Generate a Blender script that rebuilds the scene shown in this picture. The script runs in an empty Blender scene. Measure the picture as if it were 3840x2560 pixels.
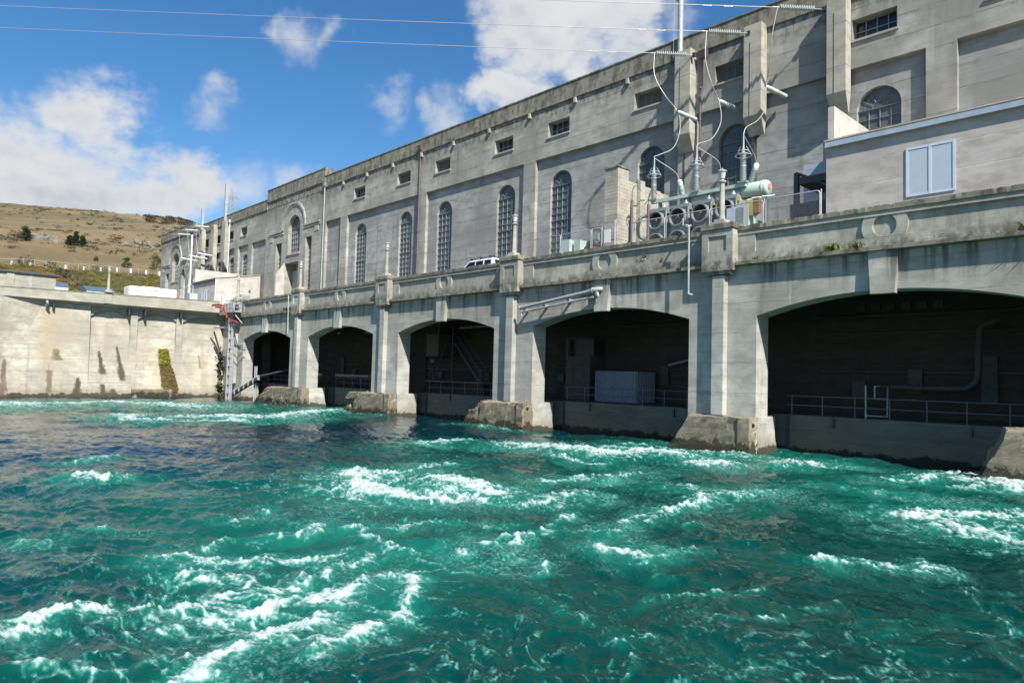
import bpy, bmesh, math, random
import numpy as np
from mathutils import Vector, Matrix
random.seed(7)
rng = np.random.default_rng(11)
scene = bpy.context.scene
COL = scene.collection
# ------------------------------------------------------------------ camera
cam_d = bpy.data.cameras.new('camera'); cam = bpy.data.objects.new('camera', cam_d); COL.objects.link(cam)
CR = Vector((0.68733204, 0.72584035, 0.02702692)); CU = Vector((0.01775058, -0.05398403, 0.99838402)); CF = Vector((-0.72612642, 0.68574158, 0.04998904))
CPOS = Vector((75.07, -33.19, 3.62))
cam.matrix_world = Matrix(((CR.x, CU.x, -CF.x, CPOS.x), (CR.y, CU.y, -CF.y, CPOS.y), (CR.z, CU.z, -CF.z, CPOS.z), (0, 0, 0, 1)))
cam_d.sensor_width = 36; cam_d.lens = 36 * 2610 / 3840; cam_d.clip_end = 6000; cam_d.clip_start = .1
scene.camera = cam
# ------------------------------------------------------------------ light and exposure
SUNV = Vector((2.7, -1.0, 2.8)).normalized()            # towards the sun
sd = bpy.data.lights.new('sun', 'SUN'); sd.energy = 5.0; sd.angle = math.radians(.55); sd.color = (1, .955, .87)
so = bpy.data.objects.new('sun', sd); COL.objects.link(so); so.rotation_euler = SUNV.to_track_quat('Z', 'Y').to_euler(); so.location = (60, -60, 80)
world = bpy.data.worlds.new('World'); scene.world = world; world.use_nodes = True
scene.view_settings.view_transform = 'Standard'; scene.view_settings.look = 'None'; scene.view_settings.gamma = 1
scene.view_settings.exposure = 0.75; scene.view_settings.use_curve_mapping = False
scene.cycles.max_bounces = 6; scene.cycles.diffuse_bounces = 1; scene.cycles.glossy_bounces = 3; scene.cycles.transparent_max_bounces = 8
scene.cycles.use_denoising = True

class NT:                                                # small node-tree writer
    def __init__(s, tree): s.t = tree; s.n = tree.nodes; s.l = tree.links
    def put(s, sock, v):
        if v is None: return
        if isinstance(v, bpy.types.NodeSocket): s.l.new(v, sock)
        elif isinstance(v, (tuple, list)) and len(v) == 3 and sock.type == 'RGBA': sock.default_value = (*v, 1)
        else: sock.default_value = v
    def math(s, op, a, b=None, c=None, clamp=False):
        n = s.n.new('ShaderNodeMath'); n.operation = op; n.use_clamp = clamp
        for i, v in enumerate((a, b, c)): s.put(n.inputs[i], v)
        return n.outputs[0]
    def vmath(s, op, a, b=None, out=0):
        n = s.n.new('ShaderNodeVectorMath'); n.operation = op; s.put(n.inputs[0], a); s.put(n.inputs[1], b)
        return n.outputs[out]
    def pos(s): return s.n.new('ShaderNodeNewGeometry').outputs['Position']
    def scale(s, v, sc): return s.vmath('MULTIPLY', v, sc)
    def noise(s, v, scale=1, detail=4, rough=.55, dist=0, color=False, kind=None):
        n = s.n.new('ShaderNodeTexNoise'); s.put(n.inputs['Vector'], v); n.inputs['Scale'].default_value = scale
        n.inputs['Detail'].default_value = detail; n.inputs['Roughness'].default_value = rough; n.inputs['Distortion'].default_value = dist
        return n.outputs['Color' if color else 'Fac']
    def ramp(s, v, a, b, lo=0., hi=1.):
        n = s.n.new('ShaderNodeMapRange'); n.interpolation_type = 'SMOOTHSTEP'
        s.put(n.inputs[0], v); n.inputs[1].default_value = a; n.inputs[2].default_value = b; n.inputs[3].default_value = lo; n.inputs[4].default_value = hi
        return n.outputs[0]
    def mix(s, f, a, b, mode='MIX'):
        n = s.n.new('ShaderNodeMix'); n.data_type = 'RGBA'; n.blend_type = mode; n.clamp_factor = True
        s.put(n.inputs[0], f); s.put(n.inputs[6], a); s.put(n.inputs[7], b); return n.outputs[2]
    def sep(s, v):
        n = s.n.new('ShaderNodeSeparateXYZ'); s.put(n.inputs[0], v); return n.outputs
    def comb(s, x, y, z):
        n = s.n.new('ShaderNodeCombineXYZ')
        for i, v in enumerate((x, y, z)): s.put(n.inputs[i], v)
        return n.outputs[0]
    def bump(s, h, strength=.3, dist=.02, normal=None):
        n = s.n.new('ShaderNodeBump'); n.inputs['Strength'].default_value = strength; n.inputs['Distance'].default_value = dist; s.put(n.inputs['Height'], h)
        if normal is not None: s.put(n.inputs['Normal'], normal)
        return n.outputs[0]

# sky: Nishita with broken cumulus, all by direction
w = NT(world.node_tree); bg = w.n['Background']
sky = w.n.new('ShaderNodeTexSky'); sky.sky_type = 'NISHITA'; sky.sun_disc = False
sky.sun_elevation = math.asin(SUNV.z); sky.sun_rotation = math.atan2(SUNV.x, SUNV.y); sky.altitude = 300; sky.air_density = 1.0; sky.dust_density = .35; sky.ozone_density = 2.2
dirv = w.n.new('ShaderNodeTexCoord').outputs['Generated']
CLOUDS = [((-0.967,0.119,0.225),0.110),((-0.960,0.172,0.220),0.092),((-0.947,0.235,0.219),0.074),((-0.928,0.298,0.224),0.058),((-0.905,0.357,0.231),0.043),((-0.882,0.404,0.244),0.030),((-0.961,0.070,0.269),0.062),((-0.941,0.188,0.281),0.054),((-0.618,0.645,0.449),0.097),((-0.557,0.690,0.462),0.083),((-0.665,0.630,0.401),0.055),((-0.616,0.682,0.396),0.055),((-0.809,0.408,0.422),0.034),((-0.792,0.440,0.422),0.025),((-0.826,0.377,0.420),0.017),((-0.892,0.300,0.338),0.032),((-0.879,0.327,0.347),0.018),((-0.790,0.499,0.356),0.031),((-0.730,0.578,0.363),0.037),((-0.747,0.554,0.368),0.020),((-0.475,0.749,0.462),0.036),((-0.980,-0.200,0.200),0.111),((-0.900,-0.500,0.150),0.102),((-0.100,0.950,0.350),0.102),((0.400,0.850,0.300),0.102),((-0.200,-0.850,0.350),0.119),((-0.400,-0.650,0.550),0.085),((-.952,.2,.215),.075),((-.935,.27,.215),.06),((-.972,.1,.2),.09)]
wdir = w.vmath('ADD', dirv, w.vmath('MULTIPLY', w.vmath('SUBTRACT', w.noise(dirv, 6.5, 5, .6, color=True), (.5, .5, .5)), (.20, .20, .13)))
nz = w.noise(w.vmath('MULTIPLY', dirv, (1, 1, 1.5)), 7.5, 9, .58, .35)
nz2 = w.noise(w.vmath('MULTIPLY', dirv, (1, 1, 2.2)), 26, 7, .62, .2)
def cloud_layer(blobs, lo, hi):
    mask = None
    for c, r in blobs:
        m = w.math('SUBTRACT', 1.0, w.math('DIVIDE', w.vmath('DISTANCE', wdir, c, out=1), r))
        mask = m if mask is None else w.math('SMOOTH_MAX', mask, m, .25)
    dn = w.math('ADD', w.math('MULTIPLY', mask, 1.05), w.math('MULTIPLY', w.math('SUBTRACT', nz, .5), 2.2))
    dn = w.math('ADD', dn, w.math('MULTIPLY', w.math('SUBTRACT', nz2, .5), .6))
    return dn, w.math('MULTIPLY', w.ramp(dn, lo, hi), w.ramp(mask, -.9, .25))
dens, alpha = cloud_layer([q for q in CLOUDS if q[1] > .047], -.05, .66)          # cumulus banks
_, wisp = cloud_layer([(c, r * 1.25) for c, r in CLOUDS if r <= .047], -.1, 1.25)  # thin wisps
alpha = w.math('MAXIMUM', alpha, w.math('MULTIPLY', wisp, .75))
thick = w.ramp(dens, .25, 1.3)
shade = w.noise(w.vmath('ADD', w.vmath('MULTIPLY', dirv, (1, 1, 1.6)), (.03, -.02, .05)), 9, 6, .55)
ccol = w.mix(w.math('MULTIPLY', w.ramp(shade, .40, .62), thick), (9.0, 9.15, 9.4), (6.0, 6.5, 7.4))
hsv = w.n.new('ShaderNodeHueSaturation'); hsv.inputs['Saturation'].default_value = 1.30; hsv.inputs['Value'].default_value = 1.75; w.l.new(sky.outputs[0], hsv.inputs['Color'])
w.l.new(w.mix(alpha, hsv.outputs[0], ccol), bg.inputs[0]); bg.inputs[1].default_value = .05

# ------------------------------------------------------------------ materials
M = {}
def new_mat(name):
    m = bpy.data.materials.new(name); m.use_nodes = True; M[name] = m
    t = NT(m.node_tree); return m, t, t.n['Principled BSDF']
def plain(name, col, rough=.6, metal=0., var=.12, vscale=2.5, spec=.5, bump=0., dirt=.0):
    m, t, b = new_mat(name); P = t.pos()
    n = t.noise(P, vscale, 6, .6); c = t.mix(t.ramp(n, .3, .7), tuple(x * (1 - var) for x in col), tuple(min(1, x * (1 + var)) for x in col))
    if dirt: c = t.mix(t.math('MULTIPLY', t.ramp(t.noise(t.scale(P, (3, 3, .5)), 1.3, 6, .65), .5, .75), dirt), c, (.09, .075, .055))
    t.put(b.inputs['Base Color'], c); b.inputs['Roughness'].default_value = rough; b.inputs['Metallic'].default_value = metal; b.inputs['Specular IOR Level'].default_value = spec
    if bump: t.put(b.inputs['Normal'], t.bump(t.noise(P, 30, 4), bump, .01))
    return m
def concrete(name, base, lift=1.25, lines=.6, streak=.35, lichen=.0, blotch=.16, board=.16, wet=None, drip=0., warm=0., seed=0., zl=None, stains=(), white=0., pits=0., lichen_scale=2.6, boardz=11., cracks=0.):
    m, t, b = new_mat(name); P = t.vmath('ADD', t.pos(), (seed * 13.1, seed * 7.7, 0)); x, y, z = t.sep(P)
    big = t.noise(P, .22, 6, .6); mid = t.noise(t.scale(P, (1, 1, 1.6)), .9, 7, .62)
    c = t.mix(t.ramp(big, .3, .7), tuple(v * (1 - blotch) for v in base), tuple(v * (1 + blotch * .8) for v in base))
    c = t.mix(t.ramp(mid, .40, .68, 0, .8), c, tuple(v * f for v, f in zip(base, (.66, .65, .62))))
    bd = t.noise(t.scale(P, (.35, .35, boardz * .55)), 1., 4, .7)
    c = t.mix(t.ramp(bd, .38, .72, 0, board * 3.2), c, tuple(v * .55 for v in base))
    # thin pour-lift lines with ragged bleeding below them
    wob = t.math('MULTIPLY', t.math('SUBTRACT', t.noise(t.scale(P, (1, 1, .0)), .7, 5, .7), .5), .16)
    fr = t.math('FRACT', t.math('DIVIDE', t.math('ADD', z, wob), lift))
    bleed = t.math('MULTIPLY', t.ramp(fr, .72, .995), t.ramp(t.noise(t.scale(P, (1.6, 1.6, .5)), 1., 5, .7), .44, .68))
    thin = t.math('MULTIPLY', t.ramp(t.math('ABSOLUTE', t.math('SUBTRACT', fr, .98)), .05, .012), t.ramp(t.noise(t.scale(P, (.8, .8, 3)), 1.2, 5, .7), .38, .62))
    lm = t.math('MAXIMUM', t.math('MULTIPLY', bleed, .8), thin)
    c = t.mix(t.math('MULTIPLY', lm, lines), c, tuple(v * .36 for v in base))
    sn = t.noise(t.scale(P, (1.7, 1.7, .11)), 1., 7, .68); sm = t.math('MULTIPLY', t.ramp(sn, .52, .74), t.ramp(t.noise(P, .35, 4), .32, .6))
    c = t.mix(t.math('MULTIPLY', sm, streak), c, (.105, .095, .075))
    if drip:
        dn = t.noise(t.scale(P, (1.5, 1.5, .07)), 1.3, 5, .65); c = t.mix(t.math('MULTIPLY', t.math('MULTIPLY', t.ramp(dn, .46, .62), t.ramp(z, 7.6, 9.7)), drip), c, (.085, .08, .066))
    if warm:
        wn = t.noise(t.scale(P, (1, .35, .22)), .8, 6, .6); c = t.mix(t.math('MULTIPLY', t.ramp(wn, .50, .78), warm), c, (.56, .42, .25))
    if white:
        wn = t.noise(t.scale(P, (2.6, 2.6, .5)), 1.1, 7, .7); c = t.mix(t.math('MULTIPLY', t.ramp(wn, .60, .72), white), c, (.72, .72, .68))
    if zl:
        zn = t.noise(t.scale(P, (1, 1, .6)), 2.4, 7, .72); c = t.mix(t.math('MULTIPLY', t.math('MULTIPLY', t.ramp(zn, .40, .58), t.ramp(z, zl[1], zl[0])), zl[2]), c, (.055, .05, .036))
    if lichen:
        ln = t.noise(t.scale(P, (1, 1, .45)), lichen_scale, 9, .72); c = t.mix(t.math('MULTIPLY', t.ramp(ln, .44, .60), lichen), c, (.062, .058, .042))
        ln2 = t.noise(P, lichen_scale * 5, 4, .6); c = t.mix(t.math('MULTIPLY', t.ramp(ln2, .56, .66), lichen * .5), c, (.10, .085, .035))
    if wet is not None:
        wl = t.math('ADD', z, t.math('MULTIPLY', t.math('SUBTRACT', t.noise(t.scale(P, (1.3, 1.3, 1.3)), 1.2, 8, .7), .5), wet * 3.2))
        c = t.mix(t.math('MULTIPLY', t.ramp(wl, wet * 3.4, wet * .9), .55), c, (.16, .135, .085))
        c = t.mix(t.ramp(wl, wet * 1.05, wet * .75), c, (.022, .020, .011))
    for z1, y1, w1, z0, y0, w0, cs, am in stains:         # seep stains: from (z1, y1) down to (z0, y0), widening
        f = t.math('DIVIDE', t.math('SUBTRACT', z, z0), z1 - z0); yc = t.math('ADD', y0, t.math('MULTIPLY', f, y1 - y0)); wd_ = t.math('ADD', w0, t.math('MULTIPLY', f, w1 - w0))
        e = t.math('DIVIDE', t.math('ABSOLUTE', t.math('SUBTRACT', t.math('SUBTRACT', y, seed * 7.7), yc)), wd_); e = t.math('ADD', e, t.math('MULTIPLY', t.math('SUBTRACT', t.noise(t.scale(P, (1, 1, .6)), 2.6, 7, .75), .5), 4.2))
        mk = t.math('MULTIPLY', t.ramp(e, 1.5, .45), t.math('MULTIPLY', t.ramp(f, 1.04, .9), t.ramp(f, -.08, .03))); c = t.mix(t.math('MULTIPLY', mk, am), c, cs)
    if pits:
        pn = t.noise(P, 6, 5, .7); c = t.mix(t.math('MULTIPLY', t.ramp(pn, .54, .66), pits), c, (.03, .028, .02))
    if cracks:
        vo = t.n.new('ShaderNodeTexVoronoi'); vo.feature = 'DISTANCE_TO_EDGE'; vo.inputs['Scale'].default_value = .5; t.put(vo.inputs['Vector'], t.vmath('ADD', P, t.vmath('MULTIPLY', t.noise(P, 1.5, 6, .7, color=True), (1.2, 1.2, 1.2))))
        c = t.mix(t.math('MULTIPLY', t.math('MULTIPLY', t.ramp(vo.outputs['Distance'], .022, .004), t.ramp(t.noise(P, .5, 3), .5, .6)), cracks), c, (.62, .60, .55))
    gr = t.noise(P, 22, 5, .7); c = t.mix(t.ramp(gr, .3, .75, 0, .30), c, tuple(v * .60 for v in base))
    t.put(b.inputs['Base Color'], c); b.inputs['Roughness'].default_value = .88; b.inputs['Specular IOR Level'].default_value = .25
    h = t.math('ADD', t.math('MULTIPLY', bd, .6), t.math('ADD', t.math('MULTIPLY', gr, .5), t.math('MULTIPLY', lm, -.8)))
    t.put(b.inputs['Normal'], t.bump(h, .35, .03)); return m
concrete('conc_facade', (.375, .368, .33), lines=.85, streak=.75, zl=(27.2, 24.8, .8), board=.10, blotch=.36, seed=1)
concrete('conc_panel', (.345, .35, .335), lines=.9, streak=.7, board=.14, blotch=.34, seed=2)
concrete('conc_band', (.30, .285, .235), lines=.5, streak=.75, lichen=.75, seed=3, lichen_scale=1.7)
concrete('conc_arcade', (.418, .41, .362), drip=1.0, lines=.5, streak=.85, white=.3, board=.10, blotch=.28, seed=4, lift=1.55)
concrete('conc_parapet', (.425, .413, .358), lines=.3, streak=.6, lichen=.25, zl=(9.8, 10.55, .85), board=.08, blotch=.26, seed=5)
concrete('conc_coping', (.30, .285, .225), lines=.0, streak=.4, lichen=.80, seed=6, lichen_scale=2.2)
concrete('conc_pier', (.425, .42, .378), lines=.5, streak=.65, wet=.38, board=.10, blotch=.28, seed=7, lift=1.55, warm=.12)
concrete('conc_footing', (.30, .265, .20), lines=.15, streak=.35, wet=.62, pits=.6, white=.8, lichen=.4, blotch=.3, seed=8, warm=.18, cracks=.75)
STAINS = ((5.3, -17.3, .3, 4.05, -17.0, .45, (.05, .045, .02), .85), (5.3, -13.02, .10, 2.65, -12.55, .38, (.035, .032, .018), .95), (6.0, -11.2, .07, 2.0, -10.55, .36, (.045, .024, .018), .95), (2.25, -15.0, .12, .1, -15.05, .48, (.03, .028, .016), .95), (1.55, -12.55, .2, .1, -12.45, .52, (.03, .028, .016), .95), (1.0, -11.55, .16, .1, -11.4, .5, (.035, .032, .018), .9), (3.0, -17.7, .28, .6, -17.7, .22, (.12, .08, .05), .75), (4.1, -21.75, .13, .2, -21.75, .4, (.11, .05, .03), .8), (9.9, -17.9, .5, 4.0, -18.3, 1.1, (.46, .33, .19), .38), (9.9, -17.0, .3, 6.2, -16.2, .7, (.44, .33, .21), .34), (8.6, -12.3, .22, 4.5, -12.2, .3, (.33, .27, .19), .5), (5.2, -2.0, .1, 3.6, -1.8, .16, (.10, .10, .03), .7), (8.0, -1.6, .15, 1.0, -1.4, .35, (.30, .27, .21), .5), (6.0, -6.9, .9, 1.0, -6.0, 1.6, (.40, .33, .2), .4))
concrete('conc_trainwall', (.50, .465, .385), lines=.75, streak=.6, wet=.45, warm=.6, board=.16, blotch=.36, white=.35, stains=STAINS, seed=9, lift=1.42, boardz=9)
concrete('conc_plain', (.42, .40, .34), lines=.2, streak=.3, warm=.2, seed=10, board=.1)
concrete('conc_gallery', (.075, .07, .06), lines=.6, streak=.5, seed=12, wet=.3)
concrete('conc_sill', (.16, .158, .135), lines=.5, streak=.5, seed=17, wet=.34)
concrete('conc_block', (.43, .405, .345), lines=0, streak=.35, lichen=.10, seed=13, board=.03)
concrete('stucco_annex', (.50, .465, .435), lines=0, streak=.22, board=.05, blotch=.14, seed=14)
concrete('stucco_white', (.52, .49, .45), lines=0, streak=.22, board=.04, blotch=.1, seed=15)
concrete('conc_deck', (.30, .29, .27), lines=0, streak=0, seed=16)
plain('bar_paint', (.25, .27, .27), .5, 0, .15)
plain('steel_galv', (.36, .375, .385), .5, .25, .18, 4)
plain('steel_rail', (.13, .145, .17), .5, .35, .15, 5)
plain('pipe_grey', (.34, .355, .36), .5, .1, .15, 3, dirt=.3)
plain('pipe_brown', (.13, .095, .10), .6, 0, .2, 3)
plain('steel_dark', (.05, .05, .052), .5, .2, .2, 4)
plain('paint_green', (.40, .50, .44), .42, 0, .08, 2, dirt=.22)
plain('paint_greydk', (.215, .25, .245), .45, 0, .1, 2, dirt=.25)
plain('porcelain', (.44, .48, .47), .22, 0, .08, 6)
plain('porcelain_gn', (.40, .50, .48), .22, 0, .08, 6)
plain('white_paint', (.68, .68, .65), .4, 0, .05, 2, dirt=.12)
plain('blue_paint', (.10, .19, .30), .4, 0, .1)
plain('red_hose', (.27, .045, .045), .6, 0, .25, 6, bump=.3)
plain('red_sign', (.45, .12, .12), .5, 0, .1)
plain('black_rubber', (.018, .018, .02), .55, 0, .2)
plain('orange_paint', (.20, .10, .05), .5, 0, .15)
plain('yellow_paint', (.48, .36, .12), .5, 0, .15)
plain('lamp_glass', (.58, .58, .55), .25, 0, .08)
plain('conductor', (.46, .44, .42), .45, .4, .1)
plain('louver', (.33, .33, .30), .6, 0, .12, 5)
plain('roof_dark', (.06, .065, .07), .6, 0, .2)
plain('roof_blue', (.10, .135, .19), .45, .1, .1)
plain('container_blue', (.44, .50, .60), .5, 0, .08, 3, dirt=.2)
plain('timber', (.22, .17, .12), .8, 0, .25, 6)
plain('rock', (.16, .148, .128), .9, 0, .3, .8, bump=.5)
m, t, b = new_mat('car_white'); b.inputs['Base Color'].default_value = (.80, .80, .79, 1); b.inputs['Roughness'].default_value = .3; b.inputs['Coat Weight'].default_value = .6; b.inputs['Coat Roughness'].default_value = .05
m, t, b = new_mat('car_glass'); b.inputs['Base Color'].default_value = (.006, .008, .018, 1); b.inputs['Roughness'].default_value = .06; b.inputs['Specular IOR Level'].default_value = .5
def glass(name, col, rough):
    m, t, b = new_mat(name); P = t.pos(); n = t.noise(P, 1.1, 4, .6)
    oi = t.n.new('ShaderNodeObjectInfo').outputs['Random']
    c = t.mix(t.ramp(n, .3, .7), tuple(v * .6 for v in col), col); c = t.mix(t.ramp(oi, 0, 1, 0, .55), c, tuple(v * .45 for v in col))
    t.put(b.inputs['Base Color'], c); b.inputs['Roughness'].default_value = rough; b.inputs['IOR'].default_value = 1.5
    t.put(b.inputs['Normal'], t.bump(t.noise(P, 1.6, 2), .06, .02)); return m
glass('glass_hall', (.115, .135, .135), .14)
glass('glass_upper', (.03, .035, .055), .10)
plain('glass_annex', (.43, .49, .56), .2, 0, .03)

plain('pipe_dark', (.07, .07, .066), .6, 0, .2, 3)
plain('pink_cap', (.50, .22, .20), .5, 0, .1)
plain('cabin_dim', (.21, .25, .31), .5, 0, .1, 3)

# ------------------------------------------------------------------ mesh helpers
ORG = {}                                                 # world origin of every object made here
def V3(p): return Vector(p)
class MB:
    def __init__(s): s.v = []; s.f = []; s.sm = set()
    def add(s, vs, fs, smooth=False):
        o = len(s.v); s.v += [tuple(p) for p in vs]
        for f in fs:
            if smooth: s.sm.add(len(s.f))
            s.f.append([i + o for i in f])
        return s
    def box(s, x0, x1, y0, y1, z0, z1):
        return s.add([(x0,y0,z0),(x1,y0,z0),(x1,y1,z0),(x0,y1,z0),(x0,y0,z1),(x1,y0,z1),(x1,y1,z1),(x0,y1,z1)], [(3,2,1,0),(4,5,6,7),(0,1,5,4),(1,2,6,5),(2,3,7,6),(3,0,4,7)])
    def hexa(s, b, tp):                                  # four bottom and four top points, counter-clockwise from above
        return s.add(list(b) + list(tp), [(3,2,1,0),(4,5,6,7),(0,1,5,4),(1,2,6,5),(2,3,7,6),(3,0,4,7)])
    def prism(s, poly, axis, a, b):                      # polygon (2d) extruded along axis from a to b
        n = len(poly)
        def mk(p, q): return {'x': (q, p[0], p[1]), 'y': (p[0], q, p[1]), 'z': (p[0], p[1], q)}[axis]
        vs = [mk(p, a) for p in poly] + [mk(p, b) for p in poly]
        return s.add(vs, [tuple(range(n))[::-1], tuple(range(n, 2 * n))] + [(i, (i + 1) % n, (i + 1) % n + n, i + n) for i in range(n)])
    def quad(s, a, b, c, d): return s.add([a, b, c, d], [(0, 1, 2, 3)])
    def tube(s, pts, r, n=8, cap=True, smooth=True):
        pts = [Vector(p) for p in pts]; rs = r if isinstance(r, (list, tuple)) else [r] * len(pts)
        vs = []; fs = []; up = None
        for i, p in enumerate(pts):
            d = ((pts[min(i + 1, len(pts) - 1)] - pts[max(i - 1, 0)])).normalized()
            if up is None:
                up = Vector((0, 0, 1)) if abs(d.z) < .9 else Vector((1, 0, 0))
            a = d.cross(up)
            if a.length < 1e-4: a = d.cross(Vector((0, 1, 0)))
            a.normalize(); bb = a.cross(d).normalized(); up = bb
            for k in range(n):
                t = 2 * math.pi * k / n; vs.append(p + (a * math.cos(t) + bb * math.sin(t)) * rs[i])
        for i in range(len(pts) - 1):
            for k in range(n): fs.append((i * n + k, i * n + (k + 1) % n, (i + 1) * n + (k + 1) % n, (i + 1) * n + k))
        s.add(vs, fs, smooth)
        if cap: s.add(vs[:n], [tuple(range(n))[::-1]]); s.add(vs[-n:], [tuple(range(n))])
        return s
    def lathe(s, c, prof, n=12, axis=(0, 0, 1), smooth=True):  # prof: (radius, height) along axis from c
        ax = Vector(axis).normalized(); a = ax.orthogonal().normalized(); bb = ax.cross(a); c = Vector(c); vs = []; fs = []
        for r, h in prof:
            for k in range(n):
                t = 2 * math.pi * k / n; vs.append(c + ax * h + (a * math.cos(t) + bb * math.sin(t)) * r)
        for i in range(len(prof) - 1):
            for k in range(n): fs.append((i * n + k, i * n + (k + 1) % n, (i + 1) * n + (k + 1) % n, (i + 1) * n + k))
        s.add(vs, fs, smooth); m = len(prof) - 1
        s.add(vs[:n], [tuple(range(n))[::-1]]); s.add(vs[m * n:], [tuple(range(n))]); return s
    def build(s, name, mat, parent=None, label=None, cat=None, group=None, kind=None, bevel=0., origin=None):
        a = np.array(s.v, float)
        c = Vector(((a[:, 0].min() + a[:, 0].max()) / 2, (a[:, 1].min() + a[:, 1].max()) / 2, a[:, 2].min())) if origin is None else Vector(origin)
        me = bpy.data.meshes.new(name); me.from_pydata((a - np.array(c)).tolist(), [], s.f); me.validate(); me.update()
        if s.sm and len(me.polygons) == len(s.f):
            for i in s.sm: me.polygons[i].use_smooth = True
        if mat: me.materials.append(M[mat] if isinstance(mat, str) else mat)
        return place(name, me, c, parent, label, cat, group, kind, bevel)
def place(name, me, c, parent=None, label=None, cat=None, group=None, kind=None, bevel=0.):
    o = bpy.data.objects.new(name, me); COL.objects.link(o); c = Vector(c); ORG[o.name] = c
    if parent is not None: o.parent = parent; o.location = c - ORG[parent.name]
    else: o.location = c
    tag(o, label, cat, group, kind)
    if bevel:
        md = o.modifiers.new('bevel', 'BEVEL'); md.width = bevel; md.segments = 2; md.limit_method = 'ANGLE'; md.angle_limit = math.radians(40)
    return o
def tag(o, label=None, cat=None, group=None, kind=None):
    if label: o['label'] = label
    if cat: o['category'] = cat
    if group: o['group'] = group
    if kind: o['kind'] = kind
def thing(name, loc, label=None, cat=None, group=None, kind=None):
    o = bpy.data.objects.new(name, None); o.empty_display_size = .3; COL.objects.link(o); o.location = loc; ORG[o.name] = Vector(loc); tag(o, label, cat, group, kind); return o
def copy_tree(o, loc=None, parent=None):
    c = o.copy(); COL.objects.link(c)
    if parent is not None: c.parent = parent
    if loc is not None: c.location = loc; ORG[c.name] = Vector(loc)
    elif parent is None: ORG[c.name] = ORG[o.name].copy()
    else: ORG[c.name] = ORG[parent.name] + o.location
    for ch in list(o.children): copy_tree(ch, None, c)
    return c
def catenary(a, b, sag, n=14):
    a = Vector(a); b = Vector(b); return [a.lerp(b, i / n) - Vector((0, 0, sag * 4 * (i / n) * (1 - i / n))) for i in range(n + 1)]
def smooth_path(pts, n=6):                               # Catmull-Rom
    P = [Vector(p) for p in pts]; P = [P[0] * 2 - P[1]] + P + [P[-1] * 2 - P[-2]]; out = []
    for i in range(1, len(P) - 2):
        for k in range(n):
            t = k / n; a, b, c, d = P[i - 1:i + 3]
            out.append(.5 * ((2 * b) + (c - a) * t + (2 * a - 5 * b + 4 * c - d) * t * t + (3 * b - a - 3 * c + d) * t ** 3))
    out.append(P[-2]); return out

class Relief:                                            # a wall face with stepped panels and openings, looking along +Y
    def __init__(s, x0, x1, z0, z1, y): s.r = [(x0, x1, z0, z1, y, 0)]; s.ar = []
    def rect(s, x0, x1, z0, z1, y, open=0): s.r.append((x0, x1, z0, z1, y, open)); return s
    def arch(s, cx, r, zs, ysurf, yopen): s.ar.append((cx, r, zs, ysurf, yopen)); s.r.append((cx - r, cx + r, zs, zs + r, ysurf, 2)); return s
    def mesh(s, mb=None, keep=None):
        mb = mb or MB(); x0, x1, z0, z1 = s.r[0][:4]
        xs = sorted({round(v, 4) for r in s.r for v in r[:2] if x0 <= v <= x1}); zs = sorted({round(v, 4) for r in s.r for v in r[2:4] if z0 <= v <= z1})
        nx, nz = len(xs) - 1, len(zs) - 1; D = np.zeros((nx, nz)); Op = np.zeros((nx, nz), int)
        for a, b, c, d, y, o in s.r:
            for i in range(nx):
                if xs[i] >= a - 1e-5 and xs[i + 1] <= b + 1e-5:
                    for k in range(nz):
                        if zs[k] >= c - 1e-5 and zs[k + 1] <= d + 1e-5: D[i, k] = y; Op[i, k] = o
        for k in range(nz):                              # merge runs along x
            i = 0
            while i < nx:
                if Op[i, k]: i += 1; continue
                j = i
                while j + 1 < nx and not Op[j + 1, k] and D[j + 1, k] == D[i, k]: j += 1
                y = D[i, k]
                if keep is None or keep(y): mb.quad((xs[i], y, zs[k]), (xs[j + 1], y, zs[k]), (xs[j + 1], y, zs[k + 1]), (xs[i], y, zs[k + 1]))
                i = j + 1
        for i in range(nx):
            for k in range(nz):
                if i + 1 < nx and D[i, k] != D[i + 1, k]:
                    a, b = D[i, k], D[i + 1, k]; mb.quad((xs[i + 1], a, zs[k]), (xs[i + 1], b, zs[k]), (xs[i + 1], b, zs[k + 1]), (xs[i + 1], a, zs[k + 1]))
                if k + 1 < nz and D[i, k] != D[i, k + 1] and not (Op[i, k + 1] == 2 and Op[i, k] == 1):
                    a, b = D[i, k], D[i, k + 1]; mb.quad((xs[i], a, zs[k + 1]), (xs[i + 1], a, zs[k + 1]), (xs[i + 1], b, zs[k + 1]), (xs[i], b, zs[k + 1]))
        for cx, r, z, ys, yo in s.ar:
            n = 16; arc = [(cx - r * math.cos(math.pi * q / n), z + r * math.sin(math.pi * q / n)) for q in range(n + 1)]
            for q in range(n):
                (ax, az), (bx_, bz) = arc[q], arc[q + 1]
                mb.quad((ax, ys, az), (bx_, ys, bz), (bx_, ys, z + r), (ax, ys, z + r))
                mb.quad((ax, ys, az), (ax, yo, az), (bx_, yo, bz), (bx_, ys, bz))
        return mb

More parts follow.
